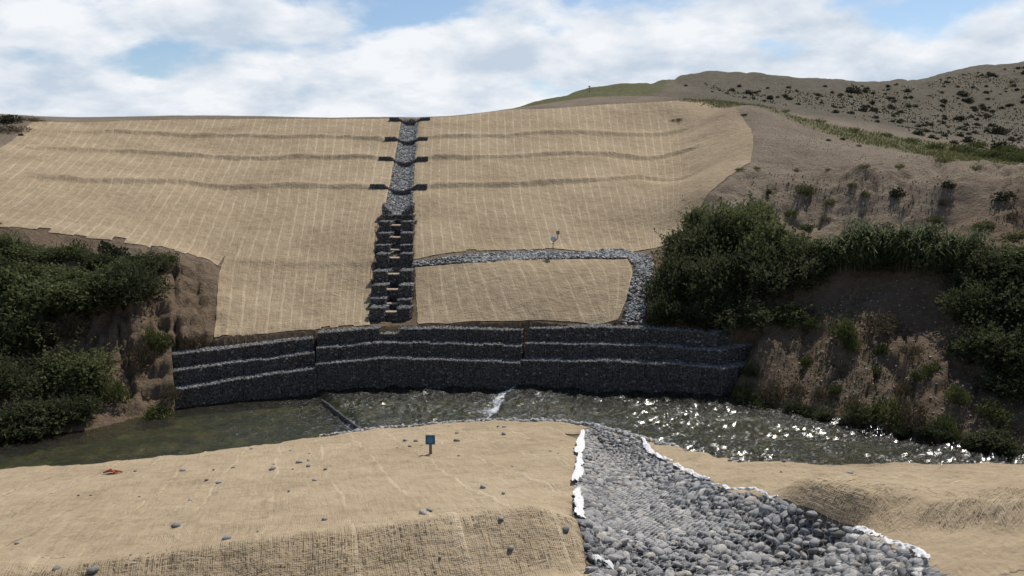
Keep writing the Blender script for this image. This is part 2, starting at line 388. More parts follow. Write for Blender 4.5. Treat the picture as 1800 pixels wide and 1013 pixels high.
GREY = [(0.0, (0.10, 0.098, 0.095)), (0.25, (0.19, 0.187, 0.182)), (0.6, (0.285, 0.280, 0.270)), (0.82, (0.37, 0.36, 0.34)), (0.93, (0.37, 0.315, 0.25)), (1.0, (0.50, 0.48, 0.44))]
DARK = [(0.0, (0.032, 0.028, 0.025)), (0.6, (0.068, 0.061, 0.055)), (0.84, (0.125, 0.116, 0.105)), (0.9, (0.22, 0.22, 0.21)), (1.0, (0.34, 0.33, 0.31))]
M = dict(
    soil=mat_soil(), jute=mat_jute('jute_far', False), jute_near=mat_jute('jute_near', True),
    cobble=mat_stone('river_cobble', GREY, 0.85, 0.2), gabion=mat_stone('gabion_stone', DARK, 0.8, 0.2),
    rubble=mat_stone('channel_rubble', [(0.0, (0.13, 0.13, 0.13)), (0.6, (0.26, 0.26, 0.255)), (1.0, (0.52, 0.51, 0.47))], 0.85, 0.2),
apron=mat_stone('apron_stone', [(0.0, (0.20, 0.20, 0.20)), (0.6, (0.33, 0.33, 0.325)), (1.0, (0.50, 0.49, 0.46))], 0.85, 0.2), netwire=mat_plain('netting_wire', (0.32, 0.32, 0.32), (0.42, 0.42, 0.42), 30, 0.4, 0, 0.001, 0.3), wire=mat_plain('galvanised_wire', (0.20, 0.20, 0.20), (0.30, 0.30, 0.30), 30, 0.5, 0, 0.001, 0.2),
    geotextile=mat_plain('white_geotextile', (0.66, 0.66, 0.66), (0.56, 0.55, 0.53), 5, 0.85, 0.4, 0.02),
    blue=mat_plain('blue_sign_paint', (0.022, 0.095, 0.215), (0.028, 0.115, 0.24), 12, 0.4), bluelight=mat_plain('light_blue_paint', (0.045, 0.19, 0.31), (0.055, 0.21, 0.33), 12, 0.45),
    post=mat_plain('weathered_steel', (0.17, 0.165, 0.16), (0.23, 0.22, 0.21), 14, 0.55, 0.2, 0.004, 0.3), plate=mat_plain('pale_grey_plate', (0.42, 0.45, 0.52), (0.50, 0.52, 0.58), 10, 0.5),
    scrap=mat_plain('red_plastic', (0.30, 0.055, 0.03), (0.40, 0.10, 0.05), 10, 0.6), sand=mat_plain('silt', (0.33, 0.25, 0.165), (0.42, 0.34, 0.24), 4, 0.95, 0.6, 0.05),
    bark=mat_plain('bark', (0.07, 0.05, 0.035), (0.13, 0.10, 0.075), 12, 0.9, 0.6, 0.02),
    leaf=mat_leaf('leaf_green', [(0.0, (0.044, 0.056, 0.023)), (0.5, (0.086, 0.103, 0.041)), (0.85, (0.150, 0.160, 0.070)), (1.0, (0.23, 0.215, 0.115))], 0.45),
    leaf_dark=mat_leaf('leaf_dark', [(0.0, (0.032, 0.039, 0.019)), (0.6, (0.066, 0.077, 0.034)), (1.0, (0.145, 0.14, 0.078))], 0.45),
    reed=mat_leaf('reed_leaf', [(0.0, (0.040, 0.056, 0.018)), (0.6, (0.075, 0.095, 0.030)), (1.0, (0.14, 0.15, 0.055))], 0.3),
    weed=mat_leaf('weed_leaf', [(0.0, (0.045, 0.058, 0.020)), (0.6, (0.085, 0.10, 0.032)), (1.0, (0.17, 0.165, 0.06))], 0.3),
    dry=mat_leaf('dry_weed', [(0.0, (0.045, 0.036, 0.022)), (0.6, (0.095, 0.076, 0.045)), (1.0, (0.17, 0.14, 0.085))], 0.2),
    grass=mat_leaf('meadow_grass', [(0.0, (0.085, 0.088, 0.034)), (0.6, (0.16, 0.155, 0.060)), (1.0, (0.27, 0.24, 0.11))], 0.3),
    scrubleaf=mat_leaf('scrub_leaf', [(0.0, (0.022, 0.026, 0.014)), (0.6, (0.045, 0.047, 0.024)), (1.0, (0.085, 0.080, 0.045))], 0.15),
    water=mat_water(), bed=mat_bed())

# ------------------------------------------------------------------ wall stations (plan and heights read once, shared by wall and terrain)
WST = [  # px, base, low top, middle top, upper top
    [(310, 718, 685, 652, 623, 0.0), (430, 704, 665.5, 635.5, 608.5, 0.0), (556, 691.5, 647, 619.5, 593.5, 0.1)],
    [(556, 691.5, 641, 613, 586, 0.1), (665, 682, 630, 602.5, 577.5, 0.3), (780, 683, 632, 603.5, 577, 0.3), (915, 685.5, 638, 609, 581.5, 0.3)],
    [(915, 685.5, 633, 604, 576.5, 0.3), (1050, 688, 634.5, 605.5, 576, 0.6), (1130, 690, 637, 607.5, 578, 0.6), (1230, 694, 643, 613, 583, 0.6), (1268, 698, 649, 617, 585.5, 0.6)]]
SET = 0.80                                   # set-back of each course
def wall_station(s):
    px, b, lo, mi, up, wl = s
    B = atz(px, b, wl); zs = [at(px, y, B[1]+k*SET)[2] for k, y in enumerate((lo, mi, up))]
    return B[:2], zs
WALL = [[wall_station(s) for s in seg] for seg in WST]
endB = WALL[2][-1]
e2 = at(1338, 640, 43.4)
WALL[2].append((np.array([e2[0]+0.3, e2[1]+0.5]), [endB[1][0]+0.06, endB[1][1]+0.10, endB[1][2]+0.12]))
wl_xy = np.array([p for seg in WALL for p, _ in seg])[:-1]; wl_a = wl_xy[:, 0]/wl_xy[:, 1]
a_bend = WALL[2][-2][0][0]/WALL[2][-2][0][1]
wo = np.argsort(wl_a); wl_a = wl_a[wo]; wl_Y = wl_xy[wo, 1]

# ------------------------------------------------------------------ far terrain
CPT = []
def col(px, *pts):
    for py, Y in pts: CPT.append(at(px, py, Y))
def toe(px, py, zl): CPT.append(atz(px, py, zl))
toe(-300, 800, 0); col(-300, (520, 42), (420, 46), (330, 56), (250, 68), (203, 79))
toe(0, 770, 0); col(0, (600, 42.5), (480, 46.5), (408, 50.5), (330, 58), (270, 67), (225, 77), (204, 82))
toe(150, 757, 0); col(150, (640, 42.6), (480, 47.5), (428, 51), (340, 60), (270, 72), (233, 81), (212, 87))
toe(300, 728, 0); col(300, (650, 43), (560, 46.0), (470, 50.5), (443, 53), (340, 63), (275, 75), (236, 84), (208, 90))
col(380, (602, 45.4), (570, 47), (460, 54), (330, 67), (278, 76), (240, 84), (207, 91))
col(500, (592, 46.7), (560, 48.5), (465, 54.5), (400, 60), (328, 67.5), (280, 76), (243, 83.5), (206.5, 92))
col(690, (573, 47.6), (563, 48.9), (460, 54.8), (377, 62), (330, 68), (283, 76), (245, 83), (213, 91), (206.5, 93))
col(900, (573, 47.2), (562, 47.9), (460, 53.5), (450, 55.5), (377, 62.5), (325, 69), (278, 77), (240, 84.5), (194, 95))
col(1050, (570, 46.6), (455, 53.5), (445, 55.5), (377, 63), (320, 70), (272, 78.5), (236, 86), (184, 97))
col(1120, (572, 46), (455, 53), (446, 55), (380, 62), (318, 70.5), (180, 98))
col(1200, (575, 45.6), (480, 50.0), (445, 53), (400, 59), (318, 73), (266, 82), (234, 89.5), (177, 98.5))
col(1290, (189, 88)); col(1325, (238, 74.5)); col(1320, (290, 65.5)); col(1250, (342, 60.5))
col(1270, (580, 44.6), (470, 49.2), (400, 55)); col(1345, (500, 47.5), (440, 50), (380, 56), (300, 65))
toe(1330, 708, 0.6); col(1288, (694, 42.45)); col(1302, (665, 42.7)); col(1322, (625, 43.1)); col(1342, (588, 43.8)); col(1356, (572, 44.6))
toe(1400, 724, 0.6); col(1400, (620, 42.6), (560, 44.6), (480, 48), (430, 50.5), (398, 59), (306, 63.5), (303, 65), (240, 79), (203, 96))
toe(1500, 747, 0.6); col(1500, (600, 42), (490, 46.3), (430, 48.0), (398, 57), (304, 61), (301, 62.5), (255, 78), (212, 100))
toe(1650, 778, 0.6); col(1650, (640, 39), (520, 43.8), (440, 46.0), (400, 54.5), (308, 58), (304, 59.5), (275, 73), (246, 95))
toe(1800, 797, 0.6); col(1800, (700, 35.8), (560, 40.3), (460, 43.0), (410, 50.5), (315, 54), (310, 55.5), (292, 68), (270, 88))
toe(2050, 830, 0.6); col(2050, (600, 36), (450, 40.5), (320, 50), (295, 64), (275, 84))
# hills behind
col(1240, (178, 108)); col(1300, (182, 112), (168, 135)); col(1420, (186, 132)); col(1500, (196, 128)); col(1600, (196, 140), (222, 118)); col(1700, (182, 152), (232, 112)); col(1800, (190, 148), (245, 106)); col(2050, (180, 145), (250, 102))
SKYL = [(1145, 160, 178), (1170, 150, 180), (1200, 142, 184), (1235, 147, 187), (1270, 152, 190), (1350, 152, 192), (1420, 151, 195), (1500, 151, 195), (1580, 146, 195), (1680, 123, 200), (1800, 110, 205), (2100, 95, 212),
        (915, 189.5, 128), (1000, 166, 150), (1065, 157, 155), (1120, 160, 158)]
for px, py, Y in SKYL:
    p = at(px, py, Y); CPT.append(p); CPT.append(np.array([p[0]*1.16, p[1]*1.16, p[2]-3.0])); CPT.append(np.array([p[0]*1.8, p[1]*1.8, p[2]-14]))
for px in (-600, -300, 0, 200, 400, 600, 800):
    for Y, z in ((112, 18.6), (150, 18.2), (320, 15)):
        X = (px-900)/F*Y; CPT.append(np.array([X, Y, z - (0.8 if px < 100 else 0)]))
for px in (-900, 0, 900, 1800, 2700):
    CPT.append(np.array([(px-900)/F*1500, 1500, 10.0]))
CPT = np.array(CPT)
def ab(X, Y): return np.stack([X/Y, np.log(Y/50.0)*0.9], -1)
def tps_fit(C, z, lam):
    n = len(C); d = np.linalg.norm(C[:, None]-C[None], axis=-1); K = d*d*np.log(d+1e-9)
    A = np.zeros((n+3, n+3)); A[:n, :n] = K+lam*np.eye(n); A[:n, n] = 1; A[:n, n+1:] = C; A[n, :n] = 1; A[n+1:, :n] = C.T
    return np.linalg.solve(A, np.r_[z, 0, 0, 0])
def tps_eval(C, w, Q):
    out = np.empty(len(Q))
    for i in range(0, len(Q), 20000):
        q = Q[i:i+20000]; d = np.linalg.norm(q[:, None]-C[None], axis=-1)
        out[i:i+20000] = (d*d*np.log(d+1e-9))@w[:len(C)]+w[len(C)]+q@w[len(C)+1:]
    return out
CC = ab(CPT[:, 0], CPT[:, 1]); TW = tps_fit(CC, CPT[:, 2], 2e-4)
A_AX = np.linspace(-0.95, 0.95, 560)
Y_AX = np.r_[np.geomspace(29, 112, 400), np.geomspace(112.8, 1500, 90)]
AA, YY = np.meshgrid(A_AX, Y_AX)
ZB = tps_eval(CC, TW, ab((AA*YY).ravel(), YY.ravel())).reshape(AA.shape)
def bil(G, X, Y):
    X = np.asarray(X, float); Y = np.clip(np.asarray(Y, float), Y_AX[0], Y_AX[-1]-1e-3)
    a = np.clip(X/Y, -0.9499, 0.9499); fa = (a+0.95)/1.9*(len(A_AX)-1); ia = np.minimum(fa.astype(int), len(A_AX)-2); fa = fa-ia
    iy = np.clip(np.searchsorted(Y_AX, Y, 'right')-1, 0, len(Y_AX)-2); fy = (Y-Y_AX[iy])/(Y_AX[iy+1]-Y_AX[iy])
    return (G[iy, ia]*(1-fa)+G[iy, ia+1]*fa)*(1-fy)+(G[iy+1, ia]*(1-fa)+G[iy+1, ia+1]*fa)*fy
def cast(fn, px, py, y0=30.0, y1=240.0, n=2600):
    """first hit of the sight lines through photo points with the height function fn"""
    px = np.atleast_1d(np.asarray(px, float)); py = np.atleast_1d(np.asarray(py, float))
    Ys = np.geomspace(y0, y1, n); out = np.zeros((len(px), 3))
    for i in range(0, len(px), 200):
        u, y, z = ray(px[i:i+200], py[i:i+200]); t = Ys[None]/y[:, None]
        X = u[:, None]*t; Z = H+z[:, None]*t; G = fn(X, np.broadcast_to(Ys[None], X.shape))
        hit = Z <= G; k = np.where(hit.any(1), hit.argmax(1), np.argmin(Z-G, 1))
        r = np.arange(len(k)); out[i:i+200] = np.stack([X[r, k], Ys[k], G[r, k]], -1)
    return out
base_far = lambda X, Y: bil(ZB, X, Y)

# terraces across the slope, as Y over azimuth
def curve_aY(pts):
    c = cast(base_far, [p[0] for p in pts], [p[1] for p in pts]); a = c[:, 0]/c[:, 1]; o = np.argsort(a); return a[o], c[o, 1]
TERR = [curve_aY(l) for l in (
    [(70, 233), (200, 235), (400, 240), (600, 245), (700, 245), (900, 241), (1050, 237), (1190, 233)],
    [(60, 264), (200, 268), (300, 275), (500, 279), (700, 282), (900, 279), (1050, 273), (1210, 265)],
    [(70, 315), (200, 321), (330, 328), (500, 330), (700, 331), (900, 327), (1050, 320), (1195, 317)],
    [(385, 458), (500, 463), (650, 464)])]
TH = [0.28, 0.34, 0.34, 0.10]
NETPOLY = cast(base_far, [-120, 90, 180, 330, 380, 383, 380, 650, 690, 735, 1080, 1105, 1150, 1240, 1320, 1326, 1290, 1195, 1000, 700, 400, 130, 75, 0],
               [395, 410, 428, 445, 462, 520, 600, 580, 577, 573, 572, 520, 437, 345, 291, 240, 190, 179, 190, 210, 211, 216, 212, 260])
# toe line of the far bank
toes = [(-900, 860, 0), (-300, 800, 0), (0, 770, 0), (150, 757, 0), (250, 742, 0), (306, 722, 0)]
toesR = [(1284, 700, .6), (1300, 703, .6), (1330, 708, .6), (1400, 724, .6), (1500, 747, .6), (1650, 778, .6), (1800, 797, .6), (2050, 830, .6), (2600, 880, .6)]
tl = np.array([atz(*t) for t in toes]); tr_ = np.array([atz(*t) for t in toesR])
t_a = np.r_[tl[:, 0]/tl[:, 1], wl_a, tr_[:, 0]/tr_[:, 1]]; t_Y = np.r_[tl[:, 1], wl_Y, tr_[:, 1]]
oo = np.argsort(t_a); t_a, t_Y = t_a[oo], t_Y[oo]
CHUTE_POLY = np.array([at(652, 566, 48.7), at(656, 470, 54.4), at(666, 385, 61.2), at(723, 383, 61.4), at(726, 470, 54.4), at(722, 566, 48.7)])
CHAN_UP = np.array([at(680, 375, 61.5), at(681, 345, 66), at(686, 330, 68.2), at(692, 300, 73), at(699, 262, 79.8), at(704, 230, 86.5), at(707, 209, 92.5), at(735, 209, 92.5), at(734, 230, 86.5), at(731, 262, 79.8), at(727, 300, 73), at(725, 330, 68.2), at(725, 345, 66), at(722, 375, 61.5)])
ROUGHP = cast(base_far, [225, 300, 376, 376, 350, 306, 298, 215, 205, 215], [470, 462, 472, 585, 605, 625, 712, 722, 640, 560])
def far_detail(X, Y):
    a = X/Y; z = base_far(X, Y)
    cu = seg_dist(X, Y, CHAN_UP, True)[0]; cin = in_poly(X, Y, CHAN_UP); csd = np.where(cin, cu, -cu); tfade = sstep(0.9, 2.4, -csd)
    net = np.clip(sstep(-1.5, 1.0, np.where(in_poly(X, Y, NETPOLY), 1, -1)*np.minimum(seg_dist(X, Y, NETPOLY, True)[0], 3)), 0, 1)
    for (ta, tY), h in zip(TERR, TH):
        d = Y-np.interp(a, ta, tY)-0.14*fbm(X*0.25, X*0+3.0, 3, 5)
        fade = sstep(ta[0]-0.03, ta[0]+0.03, a)*sstep(ta[-1]+0.03, ta[-1]-0.01, a)
        z = z+fade*tfade*h*(1+0.35*fbm(X*0.6, Y*0.1, 2, 3))*np.where(d < 0, sstep(-0.34, 0.0, d), np.exp(-(d/1.0)**2))
    z = z+net*(0.20*fbm(X*0.16, Y*0.16, 3, 21)+0.05*fbm(X*0.9, Y*0.9, 3, 31))
    z = z-0.52*sstep(-0.15, 0.45, csd)
    z = z-0.6*in_poly(X, Y, CHUTE_POLY)
    rill = np.abs(fbm(a*30+0.6*fbm(X*0.5, Y*0.5, 2, 8), Y*0.12, 3, 41))
    bank = (1-net)*sstep(0, 3, Y-np.interp(a, t_a, t_Y))*sstep(75, 60, Y)
    z = z+bank*(0.75*fbm(X*0.33, Y*0.33, 6, 51, 0.62)-0.50*np.exp(-(rill/0.13)**2)*sstep(-0.4, 0.3, fbm(X*.2, Y*.2, 2, 9)))
    led = z/0.75+0.5*fbm(X*0.25, Y*0.25, 3, 66); fr_ = led-np.floor(led)
    z = z+bank*0.14*(sstep(0.25, 0.75, fr_)-fr_)*sstep(-0.2, 0.5, fbm(X*0.13, Y*0.13, 2, 67)+0.2)
    hill = (1-net)*sstep(60, 90, Y)
    z = z+hill*((0.10+0.016*np.maximum(Y-90, 0)).clip(0, 0.9)*fbm(X*0.09, Y*0.09, 6, 61, 0.6)-(0.012*np.maximum(Y-95, 0)).clip(0, 0.9)*np.exp(-(np.abs(fbm(X*0.05, Y*0.03, 3, 63))/0.10)**2))
    rz = np.clip(sstep(-1.2, 0.8, np.where(in_poly(X, Y, ROUGHP), 1, -1)*np.minimum(seg_dist(X, Y, ROUGHP, True)[0], 3)), 0, 1)
    led2 = z/0.9+0.35*fbm(X*0.4, Y*0.4, 3, 166); f2 = led2-np.floor(led2)
    z = z+rz*(0.55*(sstep(0.35, 0.65, f2)-f2)+0.30*np.abs(fbm(X*0.9, Y*0.9, 4, 167, 0.6))-0.35*np.exp(-(np.abs(fbm(a*55, Y*0.1, 2, 168))/0.15)**2))
    # in front of the bank the ground dives under the water; behind the wall face it is cut away
    dY = Y-np.interp(a, t_a, t_Y)
    inw = (a > wl_a[0]-0.001) & (a < a_bend+0.002)
    z = np.where(inw & (dY < 2.35), -1.2, z)
    z = np.where((~inw) & (dY < 0), np.minimum(z, -0.1+0.45*dY), z)
    rampz = 0.10+(a-a_bend-0.004)/0.047*3.7+0.35*fbm(X*0.9, Y*0.9, 3, 58)
    z = np.where((a > a_bend) & (a < a_bend+0.05) & (Y < wl_Y[-1]+2.4), np.minimum(z, np.maximum(rampz, 0.3)), z)
    return z
ZF = far_detail(AA*YY, YY)
far_z = lambda X, Y: bil(ZF, X, Y)
def far_cast(px, py): return cast(far_z, px, py)
XX = AA*YY
gpoly1 = cast(base_far, [1190, 1260, 1400, 1560, 1800, 1950, 1950, 1700, 1560, 1420, 1330], [176, 172, 203, 235, 262, 270, 300, 285, 262, 225, 190])
gd = in_poly(XX, YY, gpoly1); gdist = seg_dist(XX, YY, gpoly1, True)[0]
grass = np.where(gd, 0.45+0.25*np.minimum(gdist/3, 1), 0.40*np.exp(-gdist/3.5))
AN = AA+0.035*fbm(XX*0.06, YY*0.06, 3, 64)
ghill = sstep(100, 112, YY)*sstep(0.215, 0.16, AN)*0.95
grass = np.maximum(grass, ghill)
grass = np.maximum(grass, 0.30*sstep(100, 110, YY)*sstep(0.1, 0.2, AA))
lowbank = sstep(60, 50, YY)*0.30
grass = np.maximum(grass, lowbank)
earth = 0.85*sstep(58, 50, YY+2.5*fbm(XX*0.2, YY*0.2, 3, 91))
scrub = sstep(88, 108, YY)*sstep(0.15, 0.22, AN)
terr = link('hillside', mesh_np('hillside', np.stack([XX, YY, ZF], -1).reshape(-1, 3), grid_faces(*AA.shape), True,
            attrs=dict(grass=grass.ravel(), scrub=scrub.ravel(), earth=earth.ravel())), M['soil']); tag(terr, kind='structure')

# ------------------------------------------------------------------ near bank
QD = np.array([-0.27, 0.963]); RD = np.array([0.963, 0.27])
def qr(X, Y): return X*QD[0]+Y*QD[1], X*RD[0]+Y*RD[1]
def near_base(X, Y):
    q, r = qr(X, Y)
    z = np.interp(q, [-8, 0, 8.6, 9.9, 11.0, 36.8, 60], [13.6, 11.0, 7.55, 7.02, 7.20, 0.62, 0.40])
    return z-0.05*np.maximum(r-7.0, 0)*sstep(30, 20, q)+0.28*sstep(0, 8, r)*sstep(24, 36, q)
def near_cast0(px, py): return cast(near_base, px, py, 5, 60, 4000)
EP = [(-900, 888), (-300, 850), (0, 827), (100, 822), (200, 815), (310, 804), (420, 789), (560, 769), (640, 758), (760, 747), (860, 741), (930, 740), (1000, 743), (1060, 753), (1120, 770), (1180, 788), (1300, 811), (1450, 818), (1650, 816), (1800, 813), (2100, 806), (2500, 796)]
EDGE = near_cast0([p[0] for p in EP], [p[1] for p in EP])
CL = near_cast0([1040, 1024, 1016, 1012, 1010, 1022, 1038, 1050], [752, 762, 820, 870, 915, 950, 1000, 1080])
CR = near_cast0([1108, 1130, 1150, 1185, 1245, 1300, 1355, 1400, 1500, 1625, 1760], [772, 778, 797, 822, 856, 872, 880, 908, 946, 1003, 1080])
CHAN = np.vstack([CL, CR[::-1]])
MC = np.array([at(1425, 893, 11.9), at(1450, 872, 12.2), at(1600, 850, 12.2), at(1750, 827, 11.7), at(1900, 815, 11.3), at(2200, 815, 11)])
def near_z(X, Y):
    X = np.asarray(X, float); Y = np.asarray(Y, float)
    q, r = qr(X, Y); z = near_base(X, Y)
    cd, _ = seg_dist(X, Y, CHAN, True); ins = in_poly(X, Y, CHAN); sd = np.where(ins, cd, -cd)
    le = np.interp(q, CLq[1], CLq[0])
    # berm across the slope, left of the channel
    dq = q-11.15-0.22*fbm(r*0.5, r*0+1, 3, 71)
    z = z+0.42*(1+0.3*fbm(r*0.8, r*0, 2, 77))*np.where(dq < 0, sstep(-1.15, 0, dq), np.exp(-(dq/1.1)**2))*sstep(0.15, -0.9, r-le)
    # mound right of the channel
    md, ms = seg_dist(X, Y, MC)
    z = z+np.where(ms < 0, 0.50*sstep(1.0, 0.0, md), 0.50*np.exp(-(md/1.3)**2))*sstep(-0.2, 0.5, -sd)
    z = z-0.42*sstep(-0.10, 0.9, sd)
    out = 1-sstep(0.0, 0.3, sd)
    z = z+out*(0.10*fbm(X*0.45, Y*0.45, 3, 81)+0.07*fbm(X*1.6, Y*1.6, 3, 91)+0.03*fbm(X*4, Y*4, 3, 95)+0.10*np.maximum(vnoise(X*2.3, Y*2.3, 97)-0.78, 0)*4.5*0.3)
    ed, es = seg_dist(X, Y, EDGE); s = np.where(es > 0, ed, 0.0)
    return np.maximum(z-0.62*np.maximum(s, 0)*sstep(0, 0.5, s), -0.9)
def _qr2(Pt): 
    q, r = qr(Pt[:, 0], Pt[:, 1]); o = np.argsort(q); return r[o], q[o]
CLq = _qr2(CL); CRq = _qr2(CR)
na = np.linspace(-1.25, 1.25, 330); ny = np.r_[np.linspace(-7, 8.9, 26), np.geomspace(9, 48, 330)]
NA, NY = np.meshgrid(na, ny); NX = NA*np.maximum(NY, 9); NZ = near_z(NX, NY)
nb = link('near_bank', mesh_np('near_bank', np.stack([NX, NY, NZ], -1).reshape(-1, 3), grid_faces(*NX.shape), True,
          attrs=dict(grass=np.full(NX.size, 0.05), scrub=np.zeros(NX.size), earth=np.zeros(NX.size))), M['soil']); tag(nb, kind='structure')
def near_cast(px, py): return cast(near_z, px, py, 7.5, 60, 5000)

# ------------------------------------------------------------------ river
def water_level(X, Y):
    d1 = atz(568, 699, 0.15)[:2]; d1b = atz(648, 759, 0.15)[:2]; d2 = atz(899, 689, 0.45)[:2]; d2b = atz(858, 741, 0.45)[:2]
    def side(a, b):
        d = b-a; return (d[0]*(Y-a[1])-d[1]*(X-a[0]))/np.hypot(*d)     # >0: right-hand reach when walking towards us
    s1 = side(d1, d1b)+0.25*fbm(X*1.5, Y*1.5, 2, 3); s2 = side(d2, d2b)+0.35*fbm(X*1.2, Y*1.2, 2, 4)
    lv = 0.3*sstep(-0.35, 0.25, s1)+0.3*sstep(-0.55, 0.25, s2)
    foam_glint = (0.12+0.42*sstep(41.5, 39.0, Y))*np.exp(-((s1+0.10)/0.16)**2)+0.34*np.exp(-((s1+0.55)/0.5)**2)*sstep(41.0, 38.6, Y)
    foam_glint = foam_glint+0.66*np.exp(-((s2+0.22)/0.26)**2)+0.22*np.exp(-((s2+0.7)/0.5)**2)
    return lv, foam_glint, s1, s2
wx = np.arange(-34, 30.01, 0.095); wy = np.arange(15, 48.51, 0.095); WX, WY = np.meshgrid(wx, wy)
lv, foam_glint, s1, s2 = water_level(WX, WY)
chop = 0.16+0.40*sstep(-4, 2, s1)+0.50*sstep(1, 8, s2)
chop = chop*(0.65+0.7*np.clip(0.5+fbm(WX*0.35, WY*0.7, 3, 15), 0, 1))
amp = 0.035+0.14*sstep(-3, 1.5, s1)+0.07*sstep(0.5, 6, s2)
amp = amp*(0.55+0.9*np.clip(0.5+fbm(WX*0.30, WY*0.55, 3, 15), 0, 1))
WZ = lv+amp*(0.6*fbm(WX*0.9+0.2*WY, WY*1.3, 2, 18)+0.75*fbm(WX*3.0+0.4*WY, WY*3.3, 2, 17, 0.55))
foam_glint = foam_glint+0.16*sstep(-1, 3, s1)+0.12*sstep(0, 6, s2)*(0.5+fbm(WX*0.25, WY*0.5, 2, 19))  # riffle streaks: aerated water plus sun sparkle painted as white colour
keep = np.ones((len(wy)-1, len(wx)-1), bool)
river = link('river', mesh_np('river', np.stack([WX, WY, WZ], -1).reshape(-1, 3), grid_faces(len(wy), len(wx), keep), True,
             attrs=dict(foam_glint=foam_glint.ravel(), chop=chop.ravel())), M['water']); tag(river, kind='structure')
bx = np.linspace(-70, 70, 120); by = np.linspace(8, 54, 60); BX, BY = np.meshgrid(bx, by)
BZ = water_level(BX, BY)[0]-0.42+0.16*fbm(BX*0.4, BY*0.6, 4, 5)
tag(link('river_bed', mesh_np('river_bed', np.stack([BX, BY, BZ], -1).reshape(-1, 3), grid_faces(60, 120), True), M['bed']), kind='structure')

# ------------------------------------------------------------------ gabions
def weir_sill(a, b, wl, label):
    a = atz(*a, wl); b = atz(*b, wl); d = (b-a)[:2]; L = np.hypot(*d); t_ = d/L; n_ = np.array([t_[1], -t_[0]])
    m = MB(); k = np.linspace(0, 1, 40); wob = 0.05*fbm(k*9, k*0+wl*7, 3, 80); c = a[None, :2]+k[:, None]*d[None]+n_[None]*wob[:, None]
    top = wl-0.10+0.04*fbm(k*14, k*0, 3, 81)
    V = np.concatenate([np.c_[c-n_*0.06, np.full(40, wl-0.5)], np.c_[c-n_*0.05, top-0.03], np.c_[c+n_*0.0, top-0.012], np.c_[c+n_*0.05, top-0.05], np.c_[c+n_*0.06, np.full(40, wl-0.5)]])
    f = [[r_*40+i, r_*40+i+1, (r_+1)*40+i+1, (r_+1)*40+i] for r_ in range(4) for i in range(39)]
    o = link('weir_sill', mesh_np('weir_sill', V, np.array(f), True, attrs=dict(tint=np.full(len(V), 0.35))), M['gabion']); tag(o, label, 'weir')
weir_sill((566, 698), (646, 760), 0.305, 'low dark stone sill crossing the river below the left part of the wall')
def gabion(parent, p0, p1, zb0, zb1, zt0, zt1, depth, back, end0=False, end1=False, sp=0.17, mat=None, top=True, name='gabion', wire=True):
    """one stone basket: front line p0->p1, depth along back (unit XY)"""
    p0 = np.asarray(p0, float); p1 = np.asarray(p1, float); back = np.asarray(back, float)
    L = np.linalg.norm(p1-p0); ins = 0.05
    def pt(s, d, h):
        s = np.asarray(s, float); d = np.asarray(d, float); h = np.asarray(h, float)
        xy = p0+(p1-p0)*s[..., None]+back*d[..., None]; zb = zb0+(zb1-zb0)*s; zt = zt0+(zt1-zt0)*s
        return np.concatenate([xy, (zb+(zt-zb)*h)[..., None]], -1)
    g = ins/L; hh = ins/max(zt0-zb0, 0.1)
    core = pt(np.array([g, 1-g, 1-g, g]*2), np.array([ins, ins, depth, depth]*2), np.array([0]*4+[1-hh]*4))
    coreF = np.array([[0,3,2,1],[4,5,6,7],[0,1,5,4],[1,2,6,5],[2,3,7,6],[3,0,4,7]])
    pts = []; tints = []
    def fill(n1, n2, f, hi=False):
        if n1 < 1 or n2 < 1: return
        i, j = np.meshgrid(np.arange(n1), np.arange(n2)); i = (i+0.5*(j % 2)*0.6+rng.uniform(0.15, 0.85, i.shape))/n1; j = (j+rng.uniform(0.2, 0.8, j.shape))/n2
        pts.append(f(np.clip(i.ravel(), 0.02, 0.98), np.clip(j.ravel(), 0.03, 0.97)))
        tints.append(rng.uniform(0.72, 0.94, i.size) if hi else rng.uniform(0, 1, i.size)**1.5*0.94)  # top stones tinted paler: their sunlit look is put into the colour
    hgt = (zt0+zt1-zb0-zb1)/2
    fill(max(1, int(L/sp)), max(1, int(hgt/(sp*0.72))), lambda i, j: pt(i, np.full_like(i, ins+0.01), j))
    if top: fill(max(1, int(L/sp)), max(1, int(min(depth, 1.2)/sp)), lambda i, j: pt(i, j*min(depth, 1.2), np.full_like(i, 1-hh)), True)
    if end0: fill(max(1, int(depth/sp)), max(1, int(hgt/(sp*0.72))), lambda i, j: pt(np.full_like(i, g), i*depth, j))
    if end1: fill(max(1, int(depth/sp)), max(1, int(hgt/(sp*0.72))), lambda i, j: pt(np.full_like(i, 1-g), i*depth, j))
    pp = np.vstack(pts); n = len(pp); s0 = sp*rng.uniform(0.40, 0.72, n)
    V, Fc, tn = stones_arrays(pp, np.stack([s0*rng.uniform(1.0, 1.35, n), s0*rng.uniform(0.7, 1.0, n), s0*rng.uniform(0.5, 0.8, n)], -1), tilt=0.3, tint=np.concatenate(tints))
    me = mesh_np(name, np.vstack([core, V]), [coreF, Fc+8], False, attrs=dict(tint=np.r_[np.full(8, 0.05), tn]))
    o = link(name, me, mat or M['gabion'], parent)
    if wire:
        w = MB(); c = pt(np.array([0, 1, 1, 0]*2), np.array([0, 0, depth, depth]*2), np.array([0]*4+[1]*4))
        for a, b in ((0, 1), (4, 5), (0, 4), (1, 5), (4, 7), (5, 6)): w.tube([c[a], c[b]], 0.006, 4, False)
        w.build('wire_edge', M['wire'], o)
    return o
